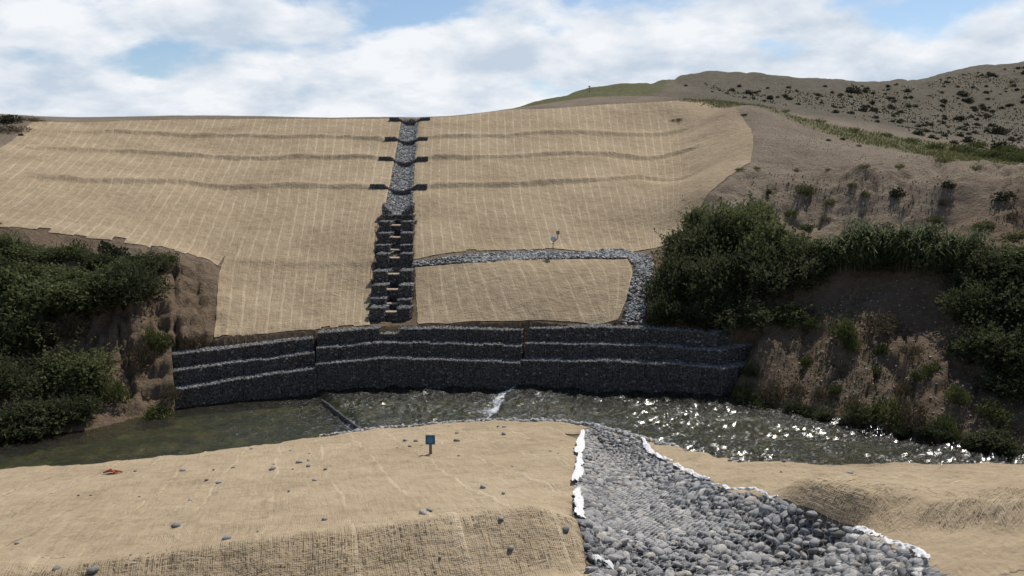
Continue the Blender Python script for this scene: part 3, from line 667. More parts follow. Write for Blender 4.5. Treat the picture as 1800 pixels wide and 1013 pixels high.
def build_wall():
    cx = WALL[1][1][0]
    root = empty('gabion_wall', (cx[0], cx[1], 0), label='long dark stepped gabion retaining wall of three courses along the far river bank', cat='retaining wall')
    root.location = (0, 0, 0)
    names = 0
    for si, seg in enumerate(WALL):
        Pp = np.array([s[0] for s in seg]); Zz = np.array([s[1] for s in seg])
        d = np.r_[0, np.cumsum(np.linalg.norm(np.diff(Pp, axis=0), axis=1))]
        n = max(2, int(round(d[-1]/(1.0))))
        # keep bends: put basket joints on the stations
        ss = []
        for k in range(len(d)-1):
            m = max(1, int(round((d[k+1]-d[k])/1.05))); ss += list(np.linspace(d[k], d[k+1], m, endpoint=False))
        ss.append(d[-1]); ss = np.array(ss)
        PX = np.stack([np.interp(ss, d, Pp[:, k]) for k in (0, 1)], -1); ZT = np.stack([np.interp(ss, d, Zz[:, k]) for k in range(3)], -1)
        tang = np.gradient(PX, axis=0); tang /= np.linalg.norm(tang, axis=1)[:, None]; nb_ = np.stack([-tang[:, 1], tang[:, 0]], -1)
        nb_ = np.where(nb_[:, 1:2] < 0, -nb_, nb_)
        for c in range(3):
            for k in range(len(ss)-1):
                p0 = PX[k]+nb_[k]*SET*c; p1 = PX[k+1]+nb_[k+1]*SET*c
                bk = nb_[k]+nb_[k+1]; bk /= np.linalg.norm(bk)
                zb0, zb1 = (-0.8, -0.8) if c == 0 else (ZT[k, c-1]-0.02, ZT[k+1, c-1]-0.02)
                zt0, zt1 = ZT[k, c], ZT[k+1, c]
                j = rng.normal(0, 0.022); zt0 += j; zt1 += j
                bul = rng.normal(0, 0.035); p0 = p0-bk*bul; p1 = p1-bk*bul
                if c == 2:
                    px0 = project([p0[0], p0[1], zt0])[0]; px1 = project([p1[0], p1[1], zt1])[0]
                    if 655 < (px0+px1)/2 < 695: zt0 -= 0.34; zt1 -= 0.34     # lowered outlet under the chute
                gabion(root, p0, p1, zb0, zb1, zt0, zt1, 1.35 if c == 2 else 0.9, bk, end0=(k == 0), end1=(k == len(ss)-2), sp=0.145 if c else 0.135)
    return root
build_wall()

# ------------------------------------------------------------------ stepped chute
def build_chute():
    root = empty('stepped_chute', far_cast(690, 560)[0], label='stepped gabion drainage chute descending the slope to the retaining wall', cat='drainage chute')
    root.location = (0, 0, 0)
    X = lambda zx: 580+zx/3.75
    Yy = lambda zy: 350+zy/3.75
    yb, iv = np.array([387, 563.0]), np.array([1/61.0, 1/48.9])
    dep = lambda y: 1/np.interp(y, yb, iv)
    rowsL = [(330, 402, 106, 142), (322, 398, 147, 218), (315, 392, 224, 298), (300, 388, 303, 350), (305, 386, 360, 438), (285, 375, 476, 560), (275, 365, 568, 650), (265, 362, 655, 710), (258, 358, 718, 805)]
    rowsR = [(470, 545, 106, 142), (468, 548, 147, 218), (465, 543, 222, 298), (463, 543, 302, 346), (462, 542, 360, 434), (458, 540, 472, 560), (452, 540, 568, 655), (442, 530, 662, 708), (440, 525, 718, 806)]
    treads = [128, 168, 247, 330, 383, 490, 592, 686, 740]
    up = np.array([0.06, 1.0]); up /= np.linalg.norm(up)
    for rows in (rowsL, rowsR):
        for (x0, x1, t, b) in rows:
            Yd = dep(Yy(b)); a = at(X(x0), Yy(t), Yd); c = at(X(x1), Yy(t), Yd); zb = at(X(x0), Yy(b), Yd)[2]
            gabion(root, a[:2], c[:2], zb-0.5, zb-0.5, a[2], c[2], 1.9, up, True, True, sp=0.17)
    for k, (l, r) in enumerate(zip(rowsL, rowsR)):
        Yd = dep(Yy(l[3]))+0.25
        a = at(X(l[1]-6), Yy(treads[k]+7), Yd); c = at(X(r[0]+6), Yy(treads[k]+7), Yd)
        gabion(root, a[:2], c[:2], a[2]-1.3, c[2]-1.3, a[2], c[2], 1.9, up, sp=0.15, top=False, name='step')
        m = MB(); z = max(a[2], c[2])+0.004
        bk = up*0.22
        m.hexa([[a[0], a[1]+.02, z-.06], [c[0], c[1]+.02, z-.06], [c[0]+bk[0], c[1]+bk[1], z-.02], [a[0]+bk[0], a[1]+bk[1], z-.02],
                [a[0], a[1]+.02, z+.01], [c[0], c[1]+.02, z+.01], [c[0]+bk[0], c[1]+bk[1], z+.07], [a[0]+bk[0], a[1]+bk[1], z+.07]])
        m.build('silt_layer', M['sand'], root)
    # triangular inlet cheeks
    Yd = dep(Yy(100))+0.2
    for pts in ([(345, 97), (345, 32), (412, 97)], [(470, 97), (548, 32), (548, 97)]):
        f = np.array([at(X(x), Yy(y), Yd) for x, y in pts]); f[0 if pts[0][1] == 97 else 0, 2] += 0
        low = f.copy(); V = np.vstack([f, f+np.array([0.03, 0.8, 0.12])])
        sel = []
        for _ in range(60):
            w = rng.dirichlet((1, 1, 1)); sel.append(w@f)
        sv, sf, stn = stones_arrays(np.array(sel), rng.uniform(0.06, 0.12, (60, 3)))
        me = mesh_np('cheek_wall', np.vstack([V, sv]), [np.array([[0, 1, 4, 3], [1, 2, 5, 4], [2, 0, 3, 5]]), np.vstack([np.array([[0, 2, 1], [3, 4, 5]]), sf+6])], False, attrs=dict(tint=np.r_[np.full(6, 0.3), stn]))
        link('cheek_wall', me, M['gabion'], root)
    m = MB(); a = at(X(412), Yy(103), Yd); c = at(X(470), Yy(103), Yd)
    gabion(root, a[:2], c[:2], a[2]-1.0, c[2]-1.0, a[2], c[2], 0.8, up, sp=0.15, top=True, name='step')
build_chute()

# ------------------------------------------------------------------ check dams and upper channel
DAMS = [(322.5, 652, 751, 685, 724, 334.5, 68, 'lowest'), (278, 667, 753, 696, 727, 288.5, 76, 'second lowest'), (244, 678, 752, 703, 729, 252.5, 83, 'third'), (211.5, 685.5, 756, 708, 734, 219.5, 91, 'topmost')]
def build_dam(yt, l, r, nl, nr, yn, Y, word):
    lab = {'lowest': 'lowest and widest black check dam across the rubble channel, just above the stepped chute', 'second lowest': 'black notched check dam, second up from the chute, across the rubble channel',
           'third': 'black notched check dam, third up from the chute, across the rubble channel', 'topmost': 'topmost black check dam on the skyline with a green weed patch behind it'}[word]
    c0 = at((nl+nr)/2, yn, Y)
    root = empty('check_dam', (c0[0], c0[1], c0[2]-0.5), label=lab, cat='check dam', group='check dams up the slope')
    inv = Vector(root.location)
    zt = at(nl, yt, Y)[2]; zn = at(nl, yn, Y)[2]
    xl, xnl, xnr, xr = (at(p, yt, Y)[0] for p in (l, nl, nr, r)); xc = (xnl+xnr)/2; hw = (xnr-xnl)/2+0.25
    th = 0.62
    gx = np.r_[np.linspace(xl, xnl, 8), np.linspace(xnr, xr, 8)]; Y = Y-0.45; zt = far_z(gx, np.full(16, Y-0.05)).mean()+0.46
    zn = far_z(np.array([xc]), np.array([Y-0.35]))[0]+0.56; zn = min(zn, zt-0.24); hw = (xnr-xnl)/2+0.45
    def prof(x):
        k = np.clip(np.abs(x-xc)/hw, 0, 1); return zn+(zt-zn)*(k**2.2)
    def part(name, xs):
        top = prof(xs); low = top-th-0.08*np.clip(1-np.abs(xs-xc)/hw, 0, 1)
        low = low-np.where(np.abs(xs-xc) > hw, 0.0, 0.0)
        dp = 0.55; n = len(xs)
        V = np.concatenate([np.stack([xs, np.full(n, Y), low], -1), np.stack([xs, np.full(n, Y), top], -1), np.stack([xs, np.full(n, Y+dp), top], -1), np.stack([xs, np.full(n, Y+dp), low-0.1], -1)])
        f = []
        for i in range(n-1):
            for k in range(4):
                a, b = k*n, ((k+1) % 4)*n; f.append([a+i, a+i+1, b+i+1, b+i])
        f.append([0, n, 2*n, 3*n]); f.append([n-1, 4*n-1, 3*n-1, 2*n-1])
        m = 150; x = rng.uniform(xs[0], xs[-1], m); zz = np.interp(x, xs, top)-rng.uniform(0.05, th-0.03, m)
        p1 = np.stack([x, np.full(m, Y), zz], -1); x2 = rng.uniform(xs[0], xs[-1], 50); p2 = np.stack([x2, rng.uniform(Y, Y+dp, 50), np.interp(x2, xs, top)], -1)
        sv, sf, tn = stones_arrays(np.vstack([p1, p2]), rng.uniform(0.04, 0.085, (200, 3)), rough=0.12)
        V = np.vstack([V, sv])-np.array(inv)
        me = mesh_np(name, V, [np.array(f), sf+4*n], False, attrs=dict(tint=np.r_[np.full(4*n, 0.0), tn*0.75]))
        link(name, me, M['gabion'], root)
    part('wing', np.linspace(xl, xc-hw, 5)); part('weir', np.linspace(xc-hw+0.004, xc+hw-0.004, 22)); part('wing', np.linspace(xc+hw, xr, 5))
for d in DAMS: build_dam(*d)

def scatter_poly(poly, sp, seed):
    r = np.random.default_rng(seed); poly = np.asarray(poly)[:, :2]; lo, hi = poly.min(0), poly.max(0)
    nx, ny_ = int((hi[0]-lo[0])/sp)+2, int((hi[1]-lo[1])/(sp*0.87))+2
    i, j = np.meshgrid(np.arange(nx), np.arange(ny_)); X = lo[0]+(i+0.5*(j % 2)+r.uniform(-.38, .38, i.shape))*sp; Y = lo[1]+(j+r.uniform(-.38, .38, i.shape))*sp*0.87
    X, Y = X.ravel(), Y.ravel(); k = in_poly(X, Y, poly); return X[k], Y[k]
def poly_px(pts, fn=far_cast): return fn([p[0] for p in pts], [p[1] for p in pts])
def rubble_sheet(name, poly, sp, mat, zf, lift=0.06, seed=1, parent=None, size=None):
    X, Y = scatter_poly(poly, sp, seed); n = len(X); Z = zf(X, Y)+lift*rng.uniform(0.2, 1.0, n); s = (size or sp)*rng.uniform(0.45, 0.85, n)
    V, Fc, tn = stones_arrays(np.stack([X, Y, Z], -1), np.stack([s*rng.uniform(1, 1.4, n), s, s*rng.uniform(0.45, 0.75, n)], -1), tilt=0.5)
    return link(name, mesh_np(name, V, Fc, False, attrs=dict(tint=tn)), mat, parent)
chan_poly = CHAN_UP
ch_up = rubble_sheet('upper_drainage_channel', chan_poly, 0.13, M['rubble'], far_z, 0.10, 3); tag(ch_up, 'grey rubble lining of the drainage channel running up the slope between the check dams', 'riprap', kind='stuff')
drain_poly = poly_px([(727, 471), (727, 462), (800, 452), (850, 447), (900, 444), (1000, 445), (1060, 441), (1090, 438), (1110, 444), (1145, 452), (1150, 470), (1140, 520), (1132, 572), (1094, 573), (1100, 540), (1110, 500), (1117, 472), (1105, 455), (1060, 455), (1000, 456), (900, 458), (800, 464)])
toe_d = rubble_sheet('rock_drain', drain_poly, 0.15, M['rubble'], far_z, 0.10, 4); tag(toe_d, 'grey rock drain strip running along the bench and down beside the big bush', 'rock drain', kind='stuff')

# ------------------------------------------------------------------ jute netting
def strip_mesh(X, Y, zf, lift, seam=True, openf=None, wrinkle=0.02, seed=0):
    """X,Y: (rows, cols) plan positions; cols across the strip"""
    nr, nc = X.shape
    Z = zf(X, Y)+lift+wrinkle*fbm(X*2.2, Y*2.2, 3, 101)
    across = np.zeros_like(X); across[:, 1:] = np.cumsum(np.hypot(np.diff(X, axis=1), np.diff(Y, axis=1)), axis=1)
    along = np.zeros_like(X); along[1:] = np.cumsum(np.sqrt(np.diff(X, axis=0)**2+np.diff(Y, axis=0)**2+np.diff(Z, axis=0)**2), axis=0)
    e = np.zeros(nc); e[-1] = 1; e[-2] = 0.75; e[0] = 1; sm = np.broadcast_to(e, X.shape).copy() if seam else np.zeros_like(X)
    if seam:
        sm *= (0.85+0.25*vnoise(along*0.3+seed*3.1, along*0+seed, 7))
        Z[:, -1] += 0.008; Z[:, -2] += 0.012
    op = openf(X, Y) if openf is not None else np.zeros_like(X)
    uv = np.stack([across+seed*3.17, along], -1).reshape(-1, 2)
    return mesh_np('net_strip', np.stack([X, Y, Z], -1).reshape(-1, 3), grid_faces(nr, nc)[:, ::-1], True, uv=uv, attrs=dict(seam=sm.ravel(), open=op.ravel()))
def key_net(root, seams, nrow, width, zf, castf, lift=0.045, mat=None, ragged=0.003):
    """seams: image polylines top->bottom, ordered left->right; strips of about equal width between them"""
    K = []
    for s in seams:
        c = castf([p[0] for p in s], [p[1] for p in s])
        K.append(resample(c[:, :2], nrow))
    jag = rng.normal(0, 1, 400)
    K = np.array(K); mid = K[:, nrow//3]; d = np.r_[0, np.cumsum(np.linalg.norm(np.diff(mid, axis=0), axis=1))]
    n = int(round(d[-1]/width)); ss = np.linspace(0, d[-1], n+1)
    def lines(s):
        s = np.clip(s, 0, d[-1]); k = np.clip(np.searchsorted(d, s, 'right')-1, 0, len(d)-2); f = (s-d[k])/(d[k+1]-d[k]); return K[k]*(1-f)+K[k+1]*f
    wob = lambda i: 0.05*fbm(np.arange(nrow)*0.22+i*31.0, np.zeros(nrow)+i*7.3, 3, 200+i)
    for i in range(n):
        nc = 6; a = ss[i]-0.02; cols = []
        f = np.array([-0.01, 0.06, 0.35, 0.65, 0.92, 1.02])
        w0, w1 = wob(i), wob(i+1)
        for q in f:
            ln = lines(ss[i]+(ss[i+1]-ss[i])*q); ww = (w0*(1-q)+w1*q); ln = ln.copy(); ln[:, 0] += ww if 0 <= i < n else 0
            cols.append(ln)
        C = np.stack(cols, 1)
        cut = max(8, int(nrow*(1-abs(jag[i])*ragged))); C = C[:cut]
        link('net_strip', strip_mesh(C[..., 0], C[..., 1], zf, lift, True, None, 0.02, i), mat, root)
def fc(px, py): return cast(far_z, px, py)
net1 = empty('erosion_net', label='pale straw erosion netting in strips on the wide slope left of the stepped chute', cat='erosion net', group='erosion nets on the far slope')
key_net(net1, [[(60, 213), (20, 250), (-60, 300), (-180, 350), (-260, 392)],
               [(130, 216), (90, 262), (20, 330), (-60, 385), (-90, 398)],
               [(220, 213), (180, 265), (110, 335), (40, 390), (20, 404)],
               [(330, 211), (300, 260), (240, 340), (190, 400), (165, 424)],
               [(430, 210), (410, 260), (370, 340), (335, 410), (315, 446)],
               [(478, 210), (462, 270), (430, 370), (404, 440), (380, 472)]], 230, 0.86, far_z, fc, mat=M['jute'], ragged=0.007)
key_net(net1, [[(478, 210), (462, 270), (430, 370), (400, 440), (386, 480), (382, 540), (376, 601)],
               [(550, 210), (540, 280), (525, 370), (510, 450), (500, 540), (496, 594)],
               [(620, 210), (612, 280), (600, 370), (590, 450), (580, 540), (576, 583)],
               [(706, 211), (698, 255), (684, 330), (676, 365), (668, 400), (655, 480), (648, 560), (650, 577)]], 260, 0.86, far_z, fc, mat=M['jute'])
net2 = empty('erosion_net', label='pale straw erosion netting in strips on the upper slope right of the stepped chute', cat='erosion net', group='erosion nets on the far slope')
key_net(net2, [[(736, 210), (731, 262), (726, 340), (724, 400), (727, 461)],
               [(850, 199), (850, 270), (856, 350), (866, 400), (880, 443)],
               [(960, 192), (968, 270), (985, 350), (1000, 410), (1012, 443)],
               [(1080, 184), (1090, 250), (1108, 320), (1128, 385), (1142, 440)],
               [(1194, 178), (1206, 230), (1212, 300), (1200, 370), (1172, 432)]], 210, 0.86, far_z, fc, mat=M['jute'])
net3 = empty('erosion_net', label='low netted panel between the rock drain strip and the retaining wall', cat='erosion net', group='erosion nets on the far slope')
key_net(net3, [[(730, 472), (731, 520), (735, 573)], [(860, 461), (885, 520), (905, 574)], [(1000, 457), (1035, 510), (1060, 573)], [(1103, 457), (1112, 480), (1104, 520), (1085, 566)]], 70, 0.86, far_z, fc, mat=M['jute'])
net4 = empty('erosion_net', label='curved netted flank at the right end of the slope, edging the bare soil', cat='erosion net', group='erosion nets on the far slope')
key_net(net4, [[(1186, 180), (1240, 181), (1292, 189)], [(1200, 237), (1260, 212), (1322, 228)], [(1204, 292), (1260, 265), (1326, 255)], [(1198, 342), (1255, 308), (1321, 288)], [(1180, 402), (1210, 372), (1245, 343)], [(1166, 438), (1173, 434), (1176, 428)]], 60, 0.95, far_z, fc, mat=M['jute'], lift=0.055)

# near nets
Eq, Er = qr(EDGE[:, 0], EDGE[:, 1]); ek = slice(0, 14)
eo = np.argsort(Er[ek]); e_r, e_q = Er[ek][eo], Eq[ek][eo]
def open_near(X, Y):
    q, r = qr(X, Y); dq = q-11.15
    md, ms = seg_dist(X, Y, MC)
    o = sstep(-1.35, -0.9, dq)*sstep(0.15, -0.25, dq)
    o = np.maximum(o, np.where(ms < 0, sstep(1.3, 0.7, md), 0.5*sstep(0.5, 0.0, md))*(X > 3.5))
    return np.clip(0.16+0.9*o, 0, 1)*(0.7+0.6*vnoise(X*1.3, Y*1.3, 301))
net5 = empty('erosion_net', label='straw coloured netting covering the near bank around the blue sign, left of the cobble channel', cat='erosion net', group='erosion nets on the near bank')
r_hi = 12.2; rows = 230
for i in range(24):
    r1 = r_hi-i*1.42; r0 = r1-1.46; f = np.array([0, 0.03, 0.17, 0.31, 0.46, 0.61, 0.76, 0.90, 0.965, 1.0])
    cols = []
    for q in f:
        rr = r0+(r1-r0)*q; qe = np.interp(rr, e_r, e_q)-0.02; s = np.linspace(0, 1, rows)**1.25; Q = 7.9+(qe-7.9)*s
        R = rr+(0.16*fbm(Q*0.35+ (i+q)*0, Q*0+i*5.1, 3, 310+i)*(1-q)+0.16*fbm(Q*0.35, Q*0+(i-1)*5.1, 3, 310+i-1)*q)
        lim = np.interp(Q, CLq[1], CLq[0])-0.03+0.06*fbm(Q*1.3, Q*0, 3, 401)
        cols.append((np.minimum(R, lim), Q))
    R = np.stack([c[0] for c in cols], 1); Q = np.stack([c[1] for c in cols], 1)
    wd = R[:, -1]-R[:, 0]; ok = np.where(wd > 0.02)[0]
    if len(ok) < 3: continue
    a, b = ok[0], ok[-1]+1; R, Q = R[a:b], Q[a:b]
    X = R*RD[0]+Q*QD[0]; Y = R*RD[1]+Q*QD[1]
    link('net_strip', strip_mesh(X, Y, near_z, 0.035, True, open_near, 0.014, i), M['jute_near'], net5)
net6 = empty('erosion_net', label='lumpy straw netting on the near bank right of the cobble channel, with a coarse mound', cat='erosion net', group='erosion nets on the near bank')
ei = [i for i, p in enumerate(EP) if p[0] >= 1120]
Bc = resample(np.vstack([EDGE[ei][:, :2]]), 400); Ac = resample(CR[:, :2], 400)
cuts = np.linspace(0, 399, 10).astype(int)
for i in range(9):
    k = np.arange(cuts[i], cuts[i+1]+1); k = k[np.linspace(0, len(k)-1, 36).astype(int)]
    s = np.linspace(0.004, 1, 90)[:, None]
    X = Ac[k, 0][None]*(1-s)+Bc[k, 0][None]*s; Y = Ac[k, 1][None]*(1-s)+Bc[k, 1][None]*s
    X = X+0.05*(1-s)**3*fbm(k*0.05, k*0.0+2, 3, 55)[None]
    link('net_strip', strip_mesh(X[:, ::-1], Y[:, ::-1], near_z, 0.035, True, open_near, 0.02, 40+i), M['jute_near'], net6)

# ------------------------------------------------------------------ near cobble channel
def cobble_channel():
    root = empty('cobble_channel', near_cast(1150, 850)[0]); root.location = (0, 0, 0); tag(root, 'stone lined drainage channel of grey river cobbles running down the near bank', 'drainage channel')
    poly = CHAN.copy()
    X, Y = scatter_poly(poly, 0.128, 5); n = len(X)
    ins = seg_dist(X, Y, poly, True)[0]
    size = rng.uniform(0.050, 0.100, n)*np.where(rng.random(n) < 0.14, 1.3, 1.0)
    Z = near_z(X, Y)+0.05*rng.uniform(0.0, 1.0, n)
    px, py, t = project(np.stack([X, Y, Z], -1)); app = np.where((px > 960) & (px < 1720) & (py < 1025), size/t, 0)
    o = np.argsort(-app); big, rest = o[:300], o[300:]
    sc = lambda s: np.stack([s*rng.uniform(1.05, 1.5, len(s)), s*rng.uniform(0.75, 1.1, len(s)), s*rng.uniform(0.38, 0.65, len(s))], -1)
    near = rest[t[rest] < 22]; far = rest[t[rest] >= 22]
    V1, F1, T1 = stones_arrays(np.stack([X, Y, Z], -1)[near], sc(size[near]), ICO2, 0.4, 0.075)
    V2, F2, T2 = stones_arrays(np.stack([X, Y, Z], -1)[far], sc(size[far]), ICO1, 0.3, 0.1)
    me = mesh_np('cobble_bed', np.vstack([V1, V2]), np.vstack([F1, F2+len(V1)]), True, attrs=dict(tint=np.r_[T1, T2]))
    ob = link('cobble_bed', me, M['cobble'], root); tag(ob, kind='stuff')
    fx, fy = scatter_poly(poly, 0.11, 8); fn_ = len(fx); fs = rng.uniform(0.035, 0.06, fn_)
    V3, F3_, T3 = stones_arrays(np.stack([fx, fy, near_z(fx, fy)-0.005], -1), np.stack([fs*1.2, fs, fs*0.7], -1), ICO1, 0.5, 0.12)
    tag(link('pebble_fill', mesh_np('pebble_fill', V3, F3_, True, attrs=dict(tint=0.2+0.7*T3)), M['cobble'], root), kind='stuff')
    var = []
    for k in range(28):
        s = np.array([[1, 1, 1.0]]); V, Fc, T = stones_arrays(np.zeros((1, 3)), np.array([[1.28, rng.uniform(0.7, 1.0), rng.uniform(0.38, 0.65)]]), ICO2, 0.0001, 0.07, tint=[k/27.0])
        # low frequency lumpiness
        V = V*(1+0.16*np.sin(V[:, [1, 2, 0]]*rng.uniform(1.5, 3)+rng.uniform(0, 6)))
        me = mesh_np('cobble', V, Fc, True, attrs=dict(tint=T)); me.materials.append(M['cobble']); var.append(me)
    for j, b in enumerate(big):
        c = link('cobble', var[int(rng.integers(0, 28))], None, root, (X[b], Y[b], Z[b]+0.015))
        c.scale = [size[b]*rng.uniform(0.95, 1.15)]*3; c.rotation_euler = (rng.normal(0, .25), rng.normal(0, .25), rng.uniform(0, 6.28))
    # hexagonal wire netting stretched over the stones
    cell = 0.105; pts = {}; ed = []
    lo, hi = poly[:, :2].min(0), poly[:, :2].max(0); hi[1] = min(hi[1], 17.0)
    def vid(x, y):
        k = (round(x*400), round(y*400))
        if k not in pts: pts[k] = len(pts)
        return pts[k]
    nx, ny_ = int((hi[0]-lo[0])/cell)+1, int((hi[1]-lo[1])/(cell*0.9))+1
    for j in range(ny_):
        for i in range(nx):
            cx = lo[0]+(i+0.5*(j % 2))*cell; cy = lo[1]+j*cell*0.9
            a = vid(cx, cy); b = vid(cx+cell/2, cy+cell*0.3); c = vid(cx-cell/2, cy+cell*0.3); d = vid(cx+cell/2, cy+cell*0.9); 
            ed += [(a, b), (a, c), (b, d)]
    PX = np.array([(k[0]/400, k[1]/400) for k in pts]); e = np.array(ed)
    mid = (PX[e[:, 0]]+PX[e[:, 1]])/2; k = in_poly(mid[:, 0], mid[:, 1], poly); e = e[k]
    e = e[np.abs(np.linalg.norm(PX[e[:, 0]]-PX[e[:, 1]], axis=1)) < cell*1.2]
    PZ = near_z(PX[:, 0], PX[:, 1])+0.105+0.03*fbm(PX[:, 0]*5, PX[:, 1]*5, 2, 70)
    A = np.c_[PX, PZ][e[:, 0]]; B = np.c_[PX, PZ][e[:, 1]]; D = B-A; D /= np.linalg.norm(D, axis=1)[:, None]+1e-9
    S = np.cross(D, [0, 0, 1.0]); S /= np.linalg.norm(S, axis=1)[:, None]+1e-9; r = 0.0028
    ring = [S*r, -0.5*S*r+np.array([0, 0, r*.87]), -0.5*S*r-np.array([0, 0, r*.87])]
    V = np.stack([A+ring[0], A+ring[1], A+ring[2], B+ring[0], B+ring[1], B+ring[2]], 1).reshape(-1, 3)
    q = np.array([[0, 1, 4, 3], [1, 2, 5, 4], [2, 0, 3, 5]]); Fq = (q[None]+(np.arange(len(A))*6)[:, None, None]).reshape(-1, 4)
    w = link('wire_netting', mesh_np('wire_netting', V, Fq, False), M['netwire'], root); tag(w, kind='stuff')
cobble_channel()

# gravel apron along the inner bend
ap_i = [i for i, p in enumerate(EP) if 480 <= p[0] <= 1190]; apE = resample(EDGE[ap_i][:, :2], 60)
tg = np.gradient(apE, axis=0); tg /= np.linalg.norm(tg, axis=1)[:, None]; nrm = np.stack([-tg[:, 1], tg[:, 0]], -1)
wdt = np.interp(np.linspace(0, 1, 60), [0, 0.3, 0.7, 1], [0.7, 1.9, 2.5, 1.7])[:, None]
def apron_z(X, Y):
    d = seg_dist(X, Y, apE)[0]; wl = water_level(X, Y)[0]+0.02; e = near_base(X, Y)
    return np.maximum(near_z(X, Y), wl+0.09+np.maximum(e-wl, 0)*np.exp(-(d/0.45)**2)*0.9)
ap_poly = np.vstack([apE-nrm*0.06, (apE+nrm*wdt)[::-1]])
apron = rubble_sheet('gravel_apron', ap_poly, 0.13, M['apron'], apron_z, 0.09, 9)
tag(apron, 'grey stone apron along the water edge at the tip of the near bank', 'gravel', kind='stuff')

# ------------------------------------------------------------------ white geotextile edges
def geotex(pts, width, label, lift=0.14, seed=0, lean=(1, 0)):
    c = near_cast([p[0] for p in pts], [p[1] for p in pts]); L = resample(c[:, :2], 60)
    tg = np.gradient(L, axis=0); tg /= np.linalg.norm(tg, axis=1)[:, None]; nr_ = np.stack([-tg[:, 1], tg[:, 0]], -1)*lean[0]
    rows = 9; V = []; k = np.arange(60)
    width *= 0.52; lift *= 0.20
    w = width*(0.70+0.6*vnoise(k*0.12, k*0+seed, 5))*(np.sin(np.linspace(0.12, np.pi-0.12, 60))**0.3)
    off = 0.05*fbm(k*0.11, k*0+seed+2, 3, 6)
    zc = near_z(L[:, 0], L[:, 1]); hl = lift*(0.35+0.9*vnoise(k*0.14, k*0+seed, 8))
    for j in range(rows):
        s = j/(rows-1)-0.5
        xy = L+nr_*(s*w+off+0.02*fbm(k*0.5, k*0+j*0.5, 2, 30+seed))[:, None]
        z = np.maximum(zc, near_z(xy[:, 0], xy[:, 1])+0.05)*0.7+zc*0.3+0.085+hl*np.cos(s*2.8+0.5*fbm(k*0.1, k*0, 2, 40+seed))+0.03*fbm(k*0.35+j*0.25, k*0+j*0.5, 2, 12+seed)
        V.append(np.c_[xy, z])
    V = np.array(V); nv = rows*60; thick = np.array([0, 0, 0.006]); f = grid_faces(rows, 60)
    o = link('geotextile_strip', mesh_np('geotextile_strip', np.vstack([V.reshape(-1, 3), V.reshape(-1, 3)-thick]), np.vstack([f, (f+nv)[:, ::-1]]), True), M['geotextile'])
    return tag(o, label, 'geotextile', 'white geotextile edges of the cobble channel')
geotex([(1024, 762), (1020, 790), (1017, 812)], 0.42, 'narrow white geotextile edge at the far top left of the cobble channel', 0.16, 1)
geotex([(1018, 812), (1017, 832), (1013, 855)], 0.36, 'short crumpled white geotextile piece midway along the left edge of the cobble channel', 0.16, 4)
geotex([(1014, 868), (1018, 890), (1018, 919)], 0.30, 'broad white geotextile flap on the left edge of the cobble channel, beside the berm', 0.14, 2)
geotex([(1043, 996), (1056, 996), (1070, 1001), (1072, 1012)], 0.26, 'white geotextile corner at the bottom edge of the picture', 0.10, 3)
geotex([(1129, 776), (1138, 797), (1160, 812), (1182, 820)], 0.30, 'thin white geotextile edge at the far right end of the cobble channel', 0.16, 5)
geotex([(1186, 824), (1215, 840), (1246, 854)], 0.26, 'white geotextile edge midway along the right side of the cobble channel', 0.15, 6)
geotex([(1248, 862), (1285, 872), (1340, 874), (1364, 886)], 0.14, 'long thin white geotextile edge along the curve right of the cobble channel', 0.12, 7)
geotex([(1496, 944), (1525, 950), (1552, 961)], 0.20, 'folded white geotextile piece below the coarse mound', 0.13, 8)
geotex([(1552, 963), (1590, 975), (1612, 984), (1626, 1003)], 0.17, 'white geotextile strip at the lower right end of the cobble channel', 0.12, 9)

# ------------------------------------------------------------------ blue sign, instrument post, far mast
def blue_sign():
    b = near_cast(757, 800)[0]; t = project(b)[2]; k = t/F
    root = empty('blue_sign', b, label='small square blue sign on a grey post standing on the near netting', cat='sign')
    m = MB(); m.box(-0.045, 0.045, -0.03, 0.03, -0.3, 36*k*0.62); m.build('post', M['post'], root)
    w = 15.5*k/2; z0 = 20*k; z1 = 36*k
    m = MB(); m.box(-w, w, -0.050, -0.032, z0, z1); m.build('panel', M['blue'], root)
    m = MB(); an = np.linspace(0, 2*np.pi, 28, endpoint=False); r = w*0.70; zc = (z0+z1)/2
    V = np.vstack([np.c_[r*np.cos(an), np.full(28, -0.056), zc+r*np.sin(an)], np.c_[r*np.cos(an), np.full(28, -0.05), zc+r*np.sin(an)], [[0, -0.056, zc]]])
    m.add(V, [[i, (i+1) % 28, 28+(i+1) % 28, 28+i] for i in range(28)], [[56, (i+1) % 28, i] for i in range(28)]); m.build('disc', M['bluelight'], root)
    m = MB(); m.box(-w-.012, w+.012, -0.05, -0.026, z1, z1+0.02); m.box(-w-.012, -w, -0.05, -0.026, z0, z1); m.box(w, w+.012, -0.05, -0.026, z0, z1); m.build('frame', M['post'], root)
blue_sign()
